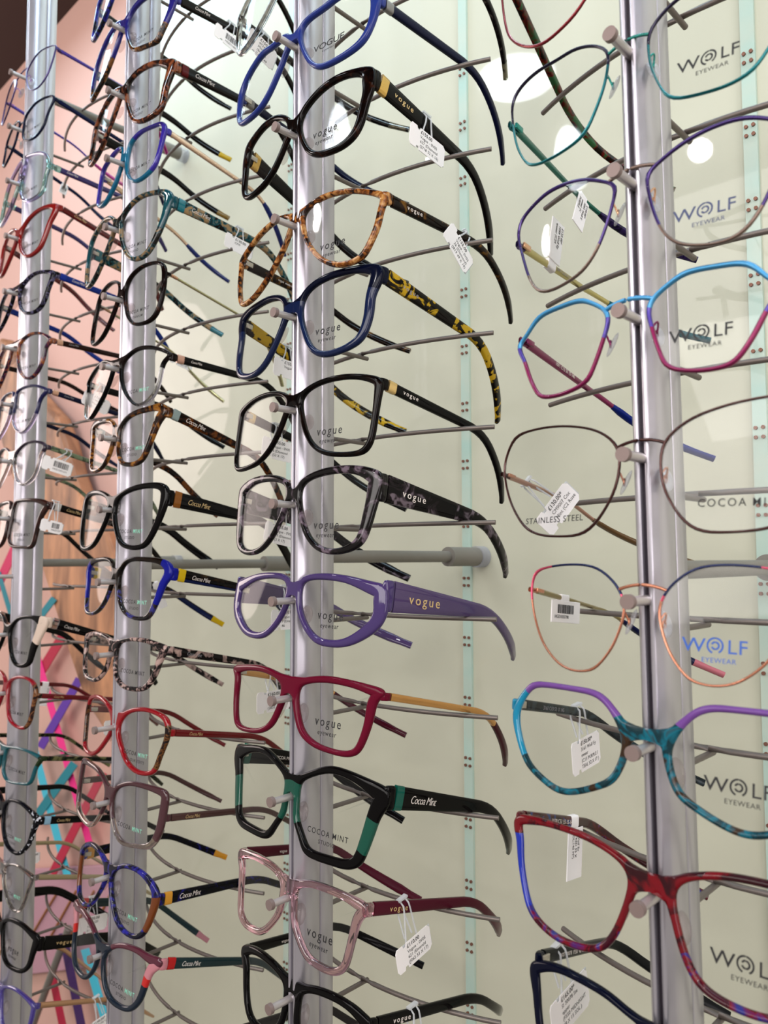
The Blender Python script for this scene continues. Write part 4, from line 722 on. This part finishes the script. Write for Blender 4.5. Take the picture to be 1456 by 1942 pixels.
T2('3.5', -1, 50, 'price tag behind the left lens of the grey tortoiseshell glasses', roll=-10, lines=['£155.00', 'Vogue - 0V05', '09 (Diamond', '(3 X 17)'], size=(30, 15), drop=10)
T2('3.6', -1, 53, 'pinkish price tag behind the left lens of the purple glasses', roll=0, lines=['£110.00', 'Vogue - ', '7 (Emer', '46'], size=(30, 15), drop=10)
T2('3.7', -1, 41, 'price tag reading £160 behind the crimson glasses', roll=0, lines=['£160.00', 'Vogue - 0V0', '563 (D', '(2831'], size=(30, 15), drop=15)
T2('3.9', 1, 39, 'price tag reading £110.00 on the burgundy temple at the lower middle', roll=12, lines=['£110.00', 'Vogue - 0V05', '621 (Emerald', '(J065 53 X 17)'], size=(30, 15), drop=22)
T2('3.10', 1, 39, 'price tag loop on the lowest black temple in the middle, card below the frame', roll=5, lines=['£110.00', 'Vogue'], size=(30, 15), drop=22)
T2('2.5', -1, 24, 'price tag seen through the left lens of the round black glasses', roll=-20, lines=['£130.00', 'CM9090', 'Mint (C1', '51 X 20'], size=(26, 14), drop=12)
T2('1.7', 1, 30, 'white barcode tag hanging in front of the small clear grey glasses', roll=-14, code='HGD1091271', size=(30, 14), drop=14, off=-8)
T2('1.8', 1, 16, 'small tag just above the wall bar beside the square dark brown glasses', roll=-12, code='HGD107', size=(22, 12), drop=17)
T2('1.1', -1, 82, 'tiny grey barcode tag between the two left posts near the top', kind='flag', roll=-15, code='HGD1', size=(9, 11), face=1)
T2('1.0', -1, 50, 'paper flag behind the farthest post beside the navy oval glasses', kind='flag', roll=0, lines=['£120', 'C'], size=(12, 20))
T2('1.13', -1, 60, 'barcode flag beside the farthest post, left of the navy marbled glasses', kind='flag', roll=-10, code='HGD2', size=(13, 24))
T2('1.14', -1, 60, 'small white tag on a loop just above the broad black temples of the farthest post', roll=0, lines=['£99', 'C'], size=(16, 12), drop=14)
T2('1.11', -1, 70, 'white tag under the red glasses with the dark striped edge', kind='flag', roll=-10, lines=['£130'], size=(11, 22))
T2('1.16', 1, 68, 'price tag reading £130 at the bottom left, on the rose gold temple', roll=12, lines=['£130.00*', 'CM9130 Cocoa', 'Mint'], size=(36, 16), drop=22)
T2('2.10', -1, 36, 'white tag hanging under the square red glasses on the second post', roll=0, lines=['£130.00', 'CM'], size=(26, 13), drop=12)
T2('2.8', -1, 84, 'white tag behind the right lens of the cobalt-sided glasses', kind='flag', roll=20, lines=['CM'], size=(10, 20))
T2('2.13', -1, 30, 'white price tag behind the glasses with coral red sides', roll=-6, lines=['£130.00', 'CM9120', 'Teal E', '51 X 20'], size=(28, 14), drop=13)
T2('4.0', -1, 92, 'paper flag on the teal temple tip beside the nearest post', kind='flag', roll=-24, lines=['£150.00*', '1093 Wolf E', 'ewear (C', 'PURPLE'], size=(12, 21))
T2('4.1', -1, 43, 'paper flag standing up from the gold temple of the purple metal glasses', kind='flag', roll=-14, lines=['£135.00*', '1099 Wolf Ey', 'ewear (C24'], size=(12, 24), face=-1)
T2('4.3', -1, 36, 'price tag hanging edge-on inside the large brown wire glasses', roll=50, yaw=-28, lines=['£130.00*', 'CM9007 Coc', 'Mint (C2 Rose'], size=(28, 13), drop=18)
T2('4.4', -1, 42, 'folded barcode paper on the temple of the rose gold glasses', kind='flag', roll=-6, code='HGD1035790', size=(27, 11))
T2('4.5', -1, 83, 'price tag reading £150.00 behind the octagonal lilac and teal glasses', roll=6, lines=['£150.00*', '3161 Wolf Ey', 'ewear', '(C13 PURPLE /', 'TEAL 52 X 17 )'], size=(30, 18), drop=20)
T2('4.6', -1, 69, 'paper flag with a white band on the red mottled temple', kind='flag', roll=-6, lines=['0.00', '0 Wolf Ey', 'ar RED 55 X', 'SOL:140 M*)'], size=(15, 26))
T2('4.7', -1, 29, 'price tag reading £165.00 behind the midnight blue glasses at the bottom', roll=10, lines=['£165.00*', 'SI 30078 Ste', 'epper', '(F550 MIDNIGHT', '48 X 15 SOL )'], size=(34, 19), drop=22)
